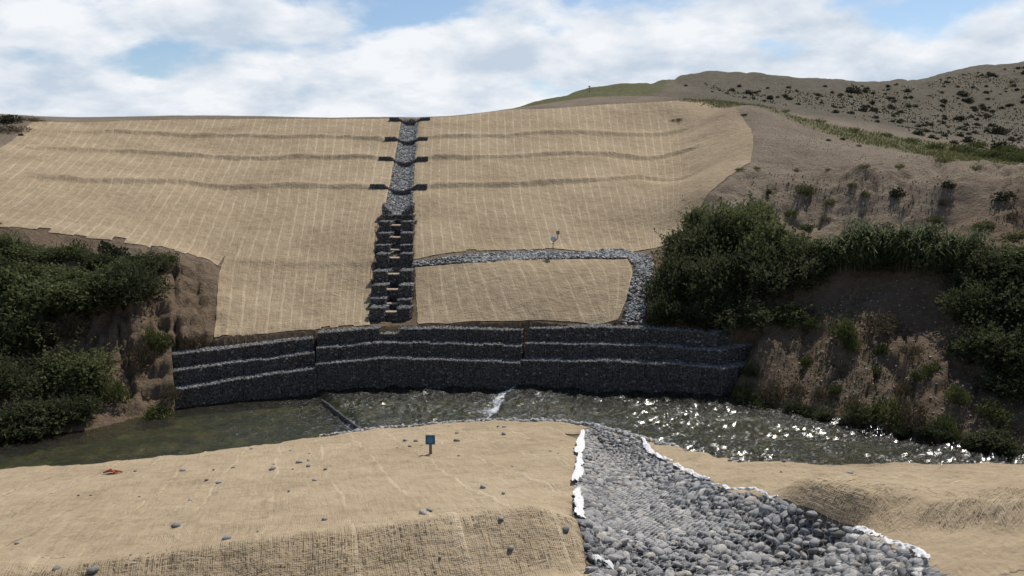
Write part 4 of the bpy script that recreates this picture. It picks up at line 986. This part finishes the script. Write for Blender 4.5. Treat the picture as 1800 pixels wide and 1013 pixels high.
def instrument():
    b = far_cast(972, 453)[0]; k = project(b)[2]/F
    root = empty('instrument_post', b, label='thin metal post with round pale plate and box on bent arm, beside the rock drain', cat='instrument post')
    m = MB(); m.tube([(0, 0, -0.4), (0, 0, 34*k)], 0.03, 8); m.build('pole', M['post'], root)
    an = np.linspace(0, 2*np.pi, 24, endpoint=False); r = 4.6*k; zc = 33*k
    V = np.vstack([np.c_[r*np.cos(an), np.full(24, -0.07), zc+r*np.sin(an)], np.c_[r*np.cos(an), np.full(24, -0.035), zc+r*np.sin(an)], [[0, -0.085, zc], [0, -0.035, zc]]])
    m = MB(); m.add(V, [[i, (i+1) % 24, 24+(i+1) % 24, 24+i] for i in range(24)], [[48, (i+1) % 24, i] for i in range(24)]+[[49, 24+i, 24+(i+1) % 24] for i in range(24)]); m.build('round_plate', M['plate'], root, True)
    m = MB(); m.tube([(0, 0, 27*k), (3*k, 0, 29*k), (7.5*k, 0, 33*k), (8.4*k, 0, 36*k), (8.5*k, 0, 42*k)], 0.036, 8); m.build('bent_arm', M['post'], root)
    m = MB(); m.box(5.6*k, 11.2*k, -0.10, 0.10, 40.5*k, 47*k); m.build('instrument_box', M['post'], root)
    m = MB(); m.box(-2.6*k, 2.6*k, -0.06, -0.03, 23.5*k, 24.6*k); m.build('bracket', M['post'], root)
instrument()
def mast():
    b = far_cast(1036, 163)[0]; k = project(b)[2]/F
    root = empty('survey_mast', b, label='tiny mast on the skyline of the green hill', cat='mast')
    m = MB(); m.tube([(0, 0, -0.5), (0, 0, 11*k)], 0.07, 6); m.build('pole', M['post'], root)
    m = MB(); m.box(-2*k, 2*k, -0.1, 0.1, 9.5*k, 11.5*k); m.build('head', M['plate'], root)
mast()

# ------------------------------------------------------------------ loose stones on the nets
STN = [(238, 831, 6), (321, 831, 14), (376, 828, 7), (363, 847, 7), (385, 852, 12), (410, 825, 7), (479, 828, 12), (482, 819, 7), (526, 816, 12), (543, 813, 9), (542, 822, 10), (515, 828, 5), (572, 828, 8), (553, 848, 12), (508, 866, 7), (335, 883, 11), (245, 877, 5),
       (310, 930, 19), (399, 952, 18), (453, 939, 5), (571, 918, 13), (230, 981, 5), (100, 1007, 17), (163, 1010, 19), (138, 874, 5), (160, 874, 5), (30, 960, 8), (442, 791, 7), (511, 794, 6), (544, 800, 5),
       (712, 777, 8), (731, 778, 10), (699, 790, 6), (721, 788, 8), (741, 786, 5), (803, 764, 8), (803, 778, 12), (886, 766, 11), (886, 753, 7), (875, 752, 5), (967, 796, 5), (981, 800, 5), (901, 823, 5), (849, 860, 13), (885, 871, 9), (743, 907, 18), (755, 902, 14), (881, 918, 13), (898, 970, 15), (774, 985, 8), (995, 937, 17), (806, 804, 5),
       (1283, 813, 8), (1308, 812, 7), (1378, 814, 9), (1373, 833, 5), (1494, 836, 12)]
LAB = {(310, 930): 'pale grey flat stone on the near netting at lower left', (399, 952): 'dark elongated stone on the near netting at lower left', (163, 1010): 'grey stone at the bottom left edge, right of another grey stone', (100, 1007): 'grey stone at the bottom left edge, nearest the corner',
       (743, 907): 'brown stone, larger of a touching pair just above the near berm', (755, 902): 'flat dark stone, smaller of a touching pair just above the near berm', (849, 860): 'dark stone alone on the netting right of centre, above the berm', (881, 918): 'grey stone on the crest of the near berm',
       (995, 937): 'grey stone on the right end of the near berm by the cobble channel', (898, 970): 'dark stone caught on the face of the near berm', (571, 918): 'dark tilted stone on the netting just above the left part of the berm', (321, 831): 'long flat dark stone near the water edge at left, right of the red scrap',
       (803, 778): 'dark stone right of the blue sign, nearest to it', (886, 766): 'dark stone near the tip of the near bank', (1494, 836): 'brown lump on the netting right of the cobble channel', (479, 828): 'rounded grey stone, left one in a loose cluster near the left water edge'}
ORDN = 'zeroth first second third fourth fifth sixth seventh eighth ninth tenth eleventh twelfth thirteenth fourteenth fifteenth sixteenth seventeenth eighteenth nineteenth twentieth twenty-first twenty-second twenty-third twenty-fourth twenty-fifth twenty-sixth'.split()
svar = []
for k in range(10):
    V, Fc, T = stones_arrays(np.zeros((1, 3)), np.array([[1.0, 0.75, 0.5]])*rng.uniform(0.9, 1.1, (1, 3)), ICO2, 0.001, 0.06, tint=[0.1+0.6*k/9]); me = mesh_np('loose_stone', V, Fc, True, attrs=dict(tint=T)); me.materials.append(M['cobble']); svar.append(me)
c = near_cast([s[0] for s in STN], [s[1] for s in STN])
for (px, py, w), p in zip(STN, c):
    k = project(p)[2]/F; r = w*k*0.5
    o = link('loose_stone', svar[int(rng.integers(0, 10))], None, None, (p[0], p[1], p[2]+0.04+r*0.25)); o.scale = (r, r, r); o.rotation_euler = (rng.normal(0, .15), rng.normal(0, .15), rng.uniform(-0.5, 0.5))
    side = 'right' if px > 1100 else 'left'
    nth = sorted([q_[0] for q_ in STN if (q_[0], q_[1]) not in LAB and (q_[0] > 1100) == (px > 1100) and (q_[0] > 600) == (px > 600)]).index(px)+1 if (px, py) not in LAB else 0
    tag(o, LAB.get((px, py)) or ('small loose grey stone on the near netting %s, %s from left' % ('right of the cobble channel' if px > 1100 else 'around the blue sign' if px > 600 else 'left of the blue sign', ORDN[nth])), 'stone', 'loose stones on the near netting')
b = near_cast(197, 834)[0]; m = MB()
for k in range(5):
    a = rng.uniform(-0.25, 0.25); m.tube([(-0.28+0.05*k, 0.02*k, 0.06+0.02*k), (0.05, a*0.4, 0.10+0.03*rng.random()), (0.33-0.05*k, a*0.7, 0.05)], [0.03, 0.026, 0.012], 5)
sc = m.build('plastic_scrap', M['scrap']); sc.location = b; tag(sc, 'twisted scrap of red plastic on the near netting at far left', 'debris')

# ------------------------------------------------------------------ vegetation
def leaf_cloud(n, lumps, leaf, aspect, seed, up=0.3, shell=0.75, shoots=0):
    """leaf faces spread through a cluster of lumps; unit bush: radius about 1, base at z=0"""
    r = np.random.default_rng(seed); lumps = np.asarray(lumps); wv = lumps[:, 3]**2; k = r.choice(len(lumps), n, p=wv/wv.sum())
    d = r.normal(size=(n, 3)); d /= np.linalg.norm(d, axis=1)[:, None]; rad = lumps[k, 3]*(shell+(1.12-shell)*r.random(n)**0.6+0.5*r.random(n)**5)*np.where(r.random(n) < 0.2, r.uniform(0.3, 1, n), 1)
    c = lumps[k, :3]+d*rad[:, None]; c[:, 2] = np.where(c[:, 2] < 0.02, r.uniform(0.02, 0.25, n), c[:, 2])
    ax = d*0.8+r.normal(0, 0.7, (n, 3))+np.array([0, 0, up]); ax /= np.linalg.norm(ax, axis=1)[:, None]
    sd = np.cross(ax, r.normal(size=(n, 3))); sd /= np.linalg.norm(sd, axis=1)[:, None]; nn = np.cross(ax, sd)
    L = leaf*r.uniform(0.6, 1.4, n)[:, None]; Wd = L*aspect
    V = np.stack([c, c+ax*L*0.5+sd*Wd+nn*L*0.08, c+ax*L, c+ax*L*0.5-sd*Wd+nn*L*0.08], 1).reshape(-1, 3)
    tk = k
    if shoots:
        so = r.choice(n, shoots); base = c[so]; sd0 = (base-np.array([0, 0, 0.35])); sd0 = sd0/np.linalg.norm(sd0, axis=1)[:, None]+np.array([0, 0, 0.5])+r.normal(0, 0.25, (shoots, 3)); ln = r.uniform(0.12, 0.42, shoots)
        f = np.linspace(0.1, 1.0, 16); cc = (base[:, None]+sd0[:, None]*(ln[:, None]*f[None])[..., None]).reshape(-1, 3)+r.normal(0, 0.012, (shoots*16, 3)); m2 = len(cc)
        ax2 = r.normal(0, 1, (m2, 3))+np.array([0, 0, 0.5]); ax2 /= np.linalg.norm(ax2, axis=1)[:, None]; s2_ = np.cross(ax2, r.normal(size=(m2, 3))); s2_ /= np.linalg.norm(s2_, axis=1)[:, None]; L2 = leaf*r.uniform(0.5, 1.0, m2)[:, None]
        V = np.vstack([V, np.stack([cc, cc+ax2*L2*.5+s2_*L2*aspect, cc+ax2*L2, cc+ax2*L2*.5-s2_*L2*aspect], 1).reshape(-1, 3)]); k = np.r_[k, np.repeat(k[so], 16)]; n = n+m2
    Fc = np.arange(4*n).reshape(-1, 4); tint = np.clip(0.5*r.random(len(lumps))[k]+0.5*r.random(n), 0, 1)
    return V, Fc, np.repeat(tint, 4)
def lumpset(n, seed, h=0.75, spread=0.6):
    r = np.random.default_rng(seed); out = [(0, 0, h*0.45, 0.42)]
    for i in range(n):
        a = r.uniform(0, 6.28); rr = spread*math.sqrt(r.random()); zc = h*r.uniform(0.2, 1.0)*(1-0.45*rr/spread); out.append((rr*math.cos(a)*1.1, rr*math.sin(a)*1.1, zc, r.uniform(0.08, 0.30)))
    return out
PROT = {}
def proto(kind, mat, n, leaf, aspect, seed, nl=14, h=0.75, spread=0.62, **kw):
    V, Fc, T = leaf_cloud(n, lumpset(nl, seed, h, spread), leaf, aspect, seed, **kw); me = mesh_np('foliage', V, Fc, False, attrs=dict(tint=T)); me.materials.append(mat)
    s = MB(); r = np.random.default_rng(seed+5)
    for i in range(6):
        a = r.uniform(0, 6.28); e = r.uniform(0.2, 0.5); s.tube([(0, 0, -0.12), (e*0.4*math.cos(a), e*0.4*math.sin(a), h*0.3), (e*math.cos(a), e*math.sin(a), h*r.uniform(0.6, 0.9))], [0.03, 0.02, 0.006], 5)
    ms = mesh_np('stem', np.vstack(s.V), [np.vstack(s.F4), np.vstack(s.F3)], True); ms.materials.append(M['bark'])
    PROT.setdefault(kind, []).append((me, ms))
for s in range(4): proto('bush', M['leaf'], 3400, 0.10, 0.28, 500+s, 22, 0.95, shoots=70)
for s in range(3): proto('darkbush', M['leaf_dark'], 3400, 0.095, 0.25, 520+s, 22, 0.95, shoots=70)
for s in range(3): proto('weed', M['weed'], 900, 0.16, 0.20, 540+s, 10, 0.7, up=0.8)
for s in range(2): proto('dry', M['dry'], 800, 0.15, 0.14, 550+s, 10, 0.6, up=0.8)
for s in range(4): proto('scrub', M['scrubleaf'], 420, 0.20, 0.32, 560+s, 8, 0.6)
for s in range(2): proto('grassy', M['grass'], 500, 0.3, 0.06, 570+s, 8, 0.35, up=2.2)
def reed_proto(seed):
    r = np.random.default_rng(seed); V = []; Fc = []; T = []; n = 0; st = MB()
    for i in range(46):
        a = r.uniform(0, 6.28); rr = 0.75*math.sqrt(r.random()); x, y = rr*math.cos(a), rr*math.sin(a); h = r.uniform(0.8, 1.5); lx, ly = r.normal(0, .16, 2)
        st.tube([(x, y, -0.1), (x+lx*.4, y+ly*.4, h*.6), (x+lx, y+ly, h)], [0.018, 0.014, 0.006], 4, False); tt = r.random()
        for k in range(13):
            f = 0.2+0.8*k/12; b = np.array([x+lx*f*f, y+ly*f*f, h*f]); an = r.uniform(0, 6.28); d = np.array([math.cos(an), math.sin(an), 0]); L = r.uniform(0.35, 0.6); w = 0.026; s_ = np.array([-d[1], d[0], 0])*w
            p1 = b+d*L*.45+np.array([0, 0, L*.30]); p2 = b+d*L+np.array([0, 0, L*(0.30-r.uniform(0.2, 0.75))])
            V += [b-s_*.6, b+s_*.6, p1+s_, p1-s_, p2]; Fc.append((n, n+1, n+2, n+3)); T += [tt*.5+.5*r.random()]*5; Fc.append((n+3, n+2, n+4, n+4)); n += 5
    Fc = np.array(Fc); q = Fc[Fc[:, 2] != Fc[:, 3]]; t3 = Fc[Fc[:, 2] == Fc[:, 3]][:, :3]
    me = mesh_np('foliage', np.array(V), [q, t3], False, attrs=dict(tint=T)); me.materials.append(M['reed']); ms = mesh_np('stem', np.vstack(st.V), np.vstack(st.F4), True); ms.materials.append(M['bark'])
    PROT.setdefault('reed', []).append((me, ms))
for s in range(3): reed_proto(600+s)
def plant(kind, name, p, rx, rz, label, cat, group, parts=True, sink=0.12):
    me, ms = PROT[kind][int(rng.integers(0, len(PROT[kind])))]
    if parts:
        o = empty(name, (p[0], p[1], p[2]-sink*rz), label=label, cat=cat, group=group); link('foliage', me, None, o); link('stem', ms, None, o)
    else:
        o = link(name, me, None, None, (p[0], p[1], p[2]-sink*rz)); tag(o, label, cat, group)
    o.scale = (rx, rx*rng.uniform(0.85, 1.1), rz); o.rotation_euler = (rng.normal(0, .06), rng.normal(0, .06), rng.uniform(0, 6.28)); return o
ORD = ['first', 'second', 'third', 'fourth', 'fifth', 'sixth', 'seventh', 'eighth', 'ninth', 'tenth', 'eleventh', 'twelfth']
LOOK = {'bush': 'green bush', 'darkbush': 'dark bush', 'weed': 'green weed', 'dry': 'dry brown weed', 'scrub': 'dark shrub', 'grassy': 'grass tuft', 'reed': 'reed clump'}
def ordinal_labels(lst, generic, where, cuts, rows):
    """things told apart only by their place: row by height in the picture, then order from the left"""
    out = list(lst); row = {}
    for i, l in enumerate(lst):
        if l[5] == generic: row.setdefault((int(np.searchsorted(cuts, l[2])), LOOK[l[0]]), []).append(i)
    for (r_, look), ids in row.items():
        ids.sort(key=lambda i: lst[i][1])
        for n, i in enumerate(ids):
            which = '%s, %s from left' % (look, ORD[n]) if len(ids) > 1 else 'lone '+look
            out[i] = lst[i][:5]+('%s in the %s of %s' % (which, rows[r_], where),)
    return out
def plants(lst, name, cat, group, parts=True):
    """lst: (kind, px, base py, width px, height px, label)"""
    c = far_cast([l[1] for l in lst], [l[2] for l in lst])
    for (kind, px, py, w, h, lab), p in zip(lst, c):
        k = project(p)[2]/F; hh = {'bush': 1.25, 'darkbush': 1.25, 'weed': 0.95, 'dry': 0.85, 'scrub': 0.85, 'grassy': 0.75, 'reed': 1.5}[kind]
        plant(kind, name, p, w*k/1.7, h*k/hh, lab, cat, group, parts)
LB = 'green bush in the dense thicket on the left bank, above the river'
left = [('bush', 15, 550, 150, 110, 'bush at the left picture edge, middle of the left bank thicket'), ('bush', 85, 550, 150, 90, 'leafy bush in the upper left thicket, second from the left edge'), ('bush', 160, 545, 150, 80, 'leafy bush in the middle of the upper left thicket'), ('darkbush', 225, 525, 120, 85, 'dark bush near the right end of the left bank thicket'),
        ('dry', 120, 592, 90, 46, LB), ('darkbush', 40, 610, 150, 100, LB), ('darkbush', 10, 690, 110, 90, LB), ('bush', 125, 670, 130, 80, 'bush with yellow green leaves low on the left bank'), ('dry', 60, 690, 80, 44, LB), ('darkbush', 130, 738, 100, 62, 'dark bush overhanging the water on the left bank'), ('darkbush', 60, 752, 130, 75, 'dark bush at the water edge in the lower left'), ('darkbush', 0, 765, 110, 75, 'bush at the water edge touching the left picture edge'), 
        ('bush', 60, 500, 120, 56, LB), ('bush', 130, 505, 110, 50, LB), ('bush', 195, 500, 90, 42, LB), ('bush', -40, 490, 120, 80, LB), ('darkbush', 260, 470, 70, 36, LB), ('darkbush', -60, 640, 150, 140, LB), ('dry', 100, 645, 80, 42, LB), ('darkbush', 0, 500, 110, 70, LB), ('bush', 35, 455, 90, 42, LB), ('bush', 100, 458, 80, 34, LB), ('darkbush', 165, 468, 80, 34, LB), ('bush', 225, 480, 80, 36, LB), ('darkbush', 270, 482, 60, 26, LB)]
left = ordinal_labels(left, LB, 'the left bank thicket', [484, 515, 620, 700], ['top fringe', 'upper row', 'upper middle', 'lower middle', 'waterside row'])
plants(left, 'bush', 'bush', 'bushes on the left bank')
plants([('reed', 12, 455, 60, 52, 'tall wispy plant at the left picture edge beside the netting'), ('weed', 135, 450, 60, 35, 'pale green shrub at the lower edge of the left netting'), ('scrub', 185, 447, 40, 26, 'small grey brown shrub at the lower edge of the left netting, left of its twin'), ('scrub', 214, 462, 52, 32, 'larger grey brown shrub at the lower edge of the left netting'), ('weed', 295, 460, 36, 22, 'low green shrub on the crumbling corner of the left soil bank'),
        ('weed', 290, 612, 46, 36, 'bright green weed beside the left end of the retaining wall'), ('dry', 340, 606, 50, 26, 'dry weed on the ledge above the left end of the retaining wall'), ('dry', 255, 640, 60, 50, 'dry brown weed on the left bank below the soil face'), ('weed', 265, 600, 40, 30, 'green weed on the soil face left of the retaining wall'), ('weed', 327, 722, 22, 22, 'small green weed at the foot of the wall end by the water'), ('weed', 200, 705, 60, 50, 'yellow green weed low on the left bank'), ('dry', 145, 728, 60, 36, 'grey dry shrub above the water on the left bank'), ('weed', 280, 735, 60, 30, 'low weed along the water edge left of the wall'), ('dry', 300, 700, 40, 30, 'dry weed on the bank just left of the wall end')], 'shrub', 'shrub', 'shrubs on the left bank')
RB = 'dark green bush in the big thicket right of the rock drain'
right = [('darkbush', 1225, 470, 130, 110, 'bush on the left shoulder of the big right thicket'), ('bush', 1300, 430, 120, 105, 'tallest bush at the top of the big right thicket'), ('darkbush', 1265, 440, 110, 90, RB), ('darkbush', 1185, 520, 110, 110, 'bush beside the rock drain at the left edge of the big right thicket'), ('darkbush', 1250, 530, 140, 120, RB), ('darkbush', 1320, 510, 140, 110, RB), ('bush', 1350, 455, 110, 85, RB), ('darkbush', 1390, 500, 120, 85, RB), ('bush', 1400, 455, 90, 60, RB),
         ('darkbush', 1170, 568, 80, 80, RB), ('darkbush', 1235, 572, 110, 60, RB), ('darkbush', 1310, 570, 110, 60, RB), ('bush', 1380, 560, 90, 40, 'paler bush low at the right end of the retaining wall'), ('darkbush', 1430, 490, 90, 60, RB), ('bush', 1440, 452, 70, 36, RB), ('bush', 1500, 462, 80, 46, RB), ('darkbush', 1545, 470, 80, 44, RB), ('bush', 1590, 458, 80, 50, RB), ('darkbush', 1640, 475, 90, 48, RB), ('bush', 1675, 470, 80, 56, RB), ('darkbush', 1200, 440, 60, 50, RB), ('bush', 1230, 400, 60, 50, RB), ('bush', 1330, 390, 70, 55, RB)]
right = ordinal_labels(right, RB, 'the big right thicket', [458, 515], ['top row', 'middle row', 'bottom row'])
plants(right, 'bush', 'bush', 'bushes in the right thicket')
RD_ = 'reedy clump with long leaves along the top of the right river bank'
reeds = [('reed', 1470, 455, 80, 46, RD_), ('reed', 1515, 450, 90, 66, RD_), ('reed', 1560, 452, 90, 56, RD_), ('reed', 1605, 455, 90, 66, RD_), ('reed', 1650, 458, 90, 52, RD_), ('reed', 1690, 470, 80, 70, RD_), ('reed', 1540, 462, 80, 60, RD_), ('reed', 1625, 470, 80, 55, RD_), ('reed', 1585, 466, 70, 55, RD_), ('reed', 1490, 470, 70, 50, RD_)]
reeds = ordinal_labels(reeds, RD_, 'the right bank reeds', [459], ['back row', 'front row'])
plants(reeds, 'reed_clump', 'reed', 'reeds along the right bank top')
RM = 'dark bush in the mass at the right picture edge, above the river'
rmass = [('darkbush', 1735, 500, 120, 90, RM), ('darkbush', 1800, 500, 130, 90, RM), ('darkbush', 1710, 560, 120, 90, RM), ('darkbush', 1780, 575, 140, 100, RM), ('darkbush', 1730, 630, 130, 90, RM), ('darkbush', 1800, 650, 140, 100, RM), ('bush', 1760, 475, 110, 60, RM), ('bush', 1815, 470, 110, 60, RM), ('darkbush', 1860, 560, 160, 120, RM), ('darkbush', 1700, 515, 70, 60, RM), ('darkbush', 1770, 690, 110, 50, RM), ('darkbush', 1870, 660, 160, 120, RM)]
rmass = ordinal_labels(rmass, RM, 'the right edge bush mass', [520, 600], ['top row', 'middle row', 'bottom row'])
plants(rmass, 'bush', 'bush', 'bushes at the right edge')
wd = [('weed', 1480, 590, 60, 42, 'yellow green weed in the middle of the right bank slope'), ('weed', 1500, 612, 40, 22, 'small bright weed below the yellow green one on the right bank'), ('dry', 1550, 580, 90, 36, 'grey green low shrub across the middle of the right bank'), ('weed', 1540, 655, 30, 18, None), ('weed', 1640, 655, 40, 26, None), ('weed', 1620, 665, 40, 20, None), ('dry', 1590, 690, 50, 30, None), ('weed', 1680, 705, 50, 36, 'leafy green weed on the right bank below the dark bushes'), ('weed', 1740, 730, 70, 36, None), ('weed', 1310, 700, 46, 34, 'green weed at the foot of the wall by the water on the right'), ('weed', 1340, 718, 60, 22, 'low green weed strip at the water edge right of the wall'), ('dry', 1360, 700, 60, 40, None), ('darkbush', 1400, 735, 60, 36, None), ('weed', 1560, 738, 70, 50, 'leafy weed above the water at the middle of the right bank'), ('darkbush', 1515, 742, 60, 40, None), ('dry', 1605, 745, 70, 50, None), ('weed', 1660, 752, 50, 30, 'yellow weed at the water edge on the right'), ('darkbush', 1640, 768, 70, 34, None), ('weed', 1675, 775, 30, 30, None), ('darkbush', 1750, 792, 110, 50, 'dark brown shrub at the water edge in the lower right'), ('dry', 1770, 760, 60, 24, None), ('darkbush', 1700, 790, 60, 30, None), ('weed', 1420, 640, 30, 20, None), ('dry', 1440, 700, 40, 26, None), ('weed', 1470, 690, 30, 18, None), ('dry', 1400, 690, 40, 26, None), ('dry', 1500, 720, 50, 30, None), ('weed', 1550, 620, 30, 20, None), ('dry', 1600, 620, 40, 22, None), ('darkbush', 1320, 660, 30, 30, None), ('darkbush', 1450, 735, 50, 24, None), ('darkbush', 1580, 765, 60, 26, None), ('weed', 1380, 570, 50, 20, None), ('weed', 1430, 575, 40, 22, None)]
wd = [(a, b_, c_, d_, e_, f_ or 'small weed scattered on the bare right river bank') for a, b_, c_, d_, e_, f_ in wd]
wd = ordinal_labels(wd, 'small weed scattered on the bare right river bank', 'the bare right river bank', [640, 712], ['upper part', 'middle', 'waterside strip'])
plants(wd, 'shrub', 'shrub', 'weeds on the right bank')
up = [('weed', 1415, 340, 46, 34, 'leafy weed hanging in the upper right cut bank'), ('scrub', 1580, 345, 40, 28, 'dark shrub in the upper right cut bank'), ('scrub', 1665, 330, 30, 22, None), ('weed', 1460, 360, 30, 22, None), ('weed', 1520, 345, 26, 20, None), ('weed', 1640, 390, 40, 22, None), ('dry', 1560, 400, 40, 20, None), ('weed', 1730, 400, 50, 24, None), ('scrub', 1770, 350, 50, 26, None), ('weed', 1390, 380, 30, 24, None), ('dry', 1660, 360, 40, 22, None), ('weed', 1500, 330, 24, 16, None), ('scrub', 1350, 340, 22, 14, None), ('dry', 1450, 390, 36, 20, None), ('weed', 1700, 430, 50, 24, None), ('weed', 1790, 420, 60, 26, None), ('dry', 1620, 410, 40, 20, None), ('dry', 1780, 385, 40, 20, None), ('weed', 1420, 405, 40, 20, None), ('scrub', 1345, 365, 20, 12, None),
      ('grassy', 1300, 300, 24, 10, None), ('grassy', 1330, 298, 22, 10, None), ('grassy', 1400, 302, 20, 12, None), ('grassy', 1520, 296, 30, 14, None), ('grassy', 1582, 296, 22, 16, None), ('grassy', 1660, 285, 50, 22, None), ('grassy', 1715, 300, 44, 18, None), ('scrub', 1455, 248, 12, 7, None), ('scrub', 1480, 246, 12, 8, None), ('grassy', 1510, 258, 16, 8, None), ('scrub', 1308, 203, 16, 6, None), ('grassy', 1455, 300, 16, 8, None)]
up = [(a, b_, c_, d_, e_, f_ or ('small plant on the upper right cut bank' if c_ > 305 else 'small tuft on the bare soil terrace at upper right')) for a, b_, c_, d_, e_, f_ in up]
up = ordinal_labels(up, 'small plant on the upper right cut bank', 'the upper right cut bank', [352, 392], ['upper part', 'middle', 'foot'])
up = ordinal_labels(up, 'small tuft on the bare soil terrace at upper right', 'the bare soil terrace', [270], ['far part', 'front edge'])
up = [(a_, b_, c_, d_*0.85, e_*0.6, f_) for a_, b_, c_, d_, e_, f_ in up]
plants(up, 'shrub', 'shrub', 'plants on the upper right bank', parts=False)
plants([('scrub', 20, 214, 60, 14, 'green shrub on the skyline at the left picture edge'), ('dry', 50, 212, 50, 10, 'dry shrub on the left skyline, right of the green one'), ('dry', 15, 232, 60, 14, 'dry shrub below the left skyline'), ('scrub', 38, 239, 12, 5, 'tiny dark shrub below the left skyline'), ('dry', -30, 215, 70, 20, 'dry shrub at the left skyline edge'), ('weed', 723, 217, 14, 9, 'green weed patch in the channel behind the topmost check dam'), ('dry', 1085, 572, 26, 14, 'brown dry weed at the bottom right corner of the low netted panel'), ('dry', 1188, 212, 22, 5, 'small brown weed on the right netting')], 'shrub', 'shrub', 'shrubs on the skyline and slope', parts=False)
# scrub over the stony hill
r = np.random.default_rng(77); hp = [(1190, 150), (1290, 160), (1420, 160), (1590, 156), (1690, 132), (1800, 118), (1860, 118), (1860, 285), (1800, 285), (1650, 250), (1500, 205), (1400, 188), (1300, 172)]
pts = []
while len(pts) < 235:
    x, y = r.uniform(1190, 1860), r.uniform(118, 288)
    if in_poly(np.array([x]), np.array([y]), hp)[0]: pts.append((x, y))
pts += [(1350, 156), (1385, 155), (1450, 153), (1490, 156), (1515, 152), (1560, 153), (1575, 150), (1240, 147), (1300, 153)]
pts = np.array(pts); c = far_cast(pts[:, 0], pts[:, 1])
for (x, y), p in zip(pts, c):
    k = project(p)[2]/F; w = r.uniform(5, 15)*(0.7+0.6*(y-118)/160)*(1.5 if r.random() < 0.12 else 1)
    plant('scrub', 'scrub_bush', p, w*k/1.7, w*k*0.5, 'small dark scrub bush dotted over the stony hill at upper right', 'bush', 'scrub on the far hill', False)
for x, y, w in ((1752, 236, 34), (1617, 238, 22), (1500, 163, 30), (1565, 190, 16), (1700, 250, 24), (1760, 265, 40)):
    p = far_cast(x, y)[0]; k = project(p)[2]/F
    plant('scrub', 'scrub_bush', p, w*k/1.6, w*k*0.55, {1752: 'largest round dark bush on the lower right hillside', 1617: 'dark bush on the hillside left of the largest one', 1500: 'wide dark bush just under the hill skyline'}.get(x, 'dark scrub bush on the lower right hillside'), 'bush', 'scrub on the far hill', False)
vs = [('weed', 1640, 262, 40, 14, 'v'), ('weed', 1690, 268, 50, 18, 'v'), ('weed', 1735, 278, 60, 20, 'v'), ('weed', 1780, 284, 60, 22, 'v'), ('weed', 1720, 258, 40, 14, 'v'), ('weed', 1770, 268, 50, 16, 'v'), ('weed', 1600, 250, 30, 10, 'v'), ('weed', 1560, 240, 24, 8, 'v'), ('grassy', 1500, 232, 30, 8, 'v'), ('grassy', 1440, 215, 24, 7, 'v'), ('weed', 1800, 276, 50, 18, 'v'), ('grassy', 1380, 198, 22, 6, 'v')]
plants(ordinal_labels(vs, 'v', 'the green valley strip below the hill', [1000], ['line']), 'shrub', 'shrub', 'shrubs along the green valley strip', parts=False)
# meadow grass along the valley strip, one mass nobody could count
def grass_mass(name, poly, n, hgt, label, seed, zf=far_z, mat='grass', wid=0.35):
    r = np.random.default_rng(seed); lo, hi = poly[:, :2].min(0), poly[:, :2].max(0); X = r.uniform(lo[0], hi[0], n*3); Y = r.uniform(lo[1], hi[1], n*3); ed_ = seg_dist(X, Y, poly, True)[0]; k = in_poly(X, Y, poly) & (0.5+fbm(X*0.22, Y*0.22, 4, seed) > 0.25+0.45*r.random(n*3)) & (ed_ > 2.2*r.random(n*3)**2)
    X, Y = X[k][:n], Y[k][:n]; m = len(X); c = np.stack([X, Y, zf(X, Y)-0.03], -1)
    a = r.uniform(0, 6.28, (m, 3)); h = hgt*r.uniform(0.5, 1.3, (m, 3)); V = []
    for j in range(3):
        d = np.stack([np.cos(a[:, j]), np.sin(a[:, j]), np.zeros(m)], -1); s = np.stack([-d[:, 1], d[:, 0], np.zeros(m)], -1)*hgt*wid*0.5
        V += [c-s, c+s, c+d*(h[:, j]*0.45)[:, None]+np.array([0, 0, 1])*h[:, j][:, None]]
    V = np.stack(V, 1).reshape(-1, 3); Fc = np.arange(len(V)).reshape(-1, 3)
    o = link(name, mesh_np(name, V, Fc, False, attrs=dict(tint=np.repeat(r.random(m), 9))), M[mat]); return tag(o, label, 'grass', kind='stuff')
hpoly = cast(base_far, [1190, 1290, 1420, 1590, 1690, 1800, 1900, 1900, 1800, 1650, 1500, 1400, 1300], [146, 156, 156, 152, 130, 116, 112, 285, 285, 250, 205, 188, 172])
grass_mass('hill_scrub', hpoly, 5200, 0.22, 'low grey green scrub and dry herbs covering the stony hill', 15, mat='scrubleaf', wid=1.1)
grass_mass('meadow_grass', gpoly1, 8500, 0.27, 'yellow green grass along the valley below the stony hill', 5)
cut_poly = cast(base_far, [1345, 1420, 1520, 1650, 1800, 1900, 1900, 1800, 1650, 1500, 1420, 1360], [302, 304, 304, 307, 313, 316, 425, 420, 405, 400, 402, 390])
grass_mass('cut_bank_weeds', cut_poly, 1500, 0.16, 'sparse dry weeds over the upper right cut bank', 16, mat='dry', wid=0.5)
terrace_poly = cast(base_far, [1335, 1420, 1560, 1800, 1900, 1900, 1800, 1520, 1360], [240, 232, 265, 292, 298, 308, 305, 300, 296])
grass_mass('terrace_weeds', terrace_poly, 700, 0.14, 'thin tufts over the bare soil terrace', 17, mat='grass', wid=0.4)
bank_poly = np.array([tr_[1], tr_[2], tr_[3], tr_[4], tr_[5], tr_[6], at(2000, 500, 41), at(1700, 500, 44), at(1500, 500, 46), at(1400, 560, 44.5)])
grass_mass('bank_weeds', bank_poly, 4200, 0.13, 'sparse low weeds over the right river bank', 6, mat='weed', wid=0.45)
stones_bank = rubble_sheet('bank_gravel', bank_poly, 0.42, M['rubble'], far_z, 0.03, 12, size=0.07); stones_bank.data.update()
tag(stones_bank, 'scattered stones on the bare right river bank', 'gravel', kind='stuff')
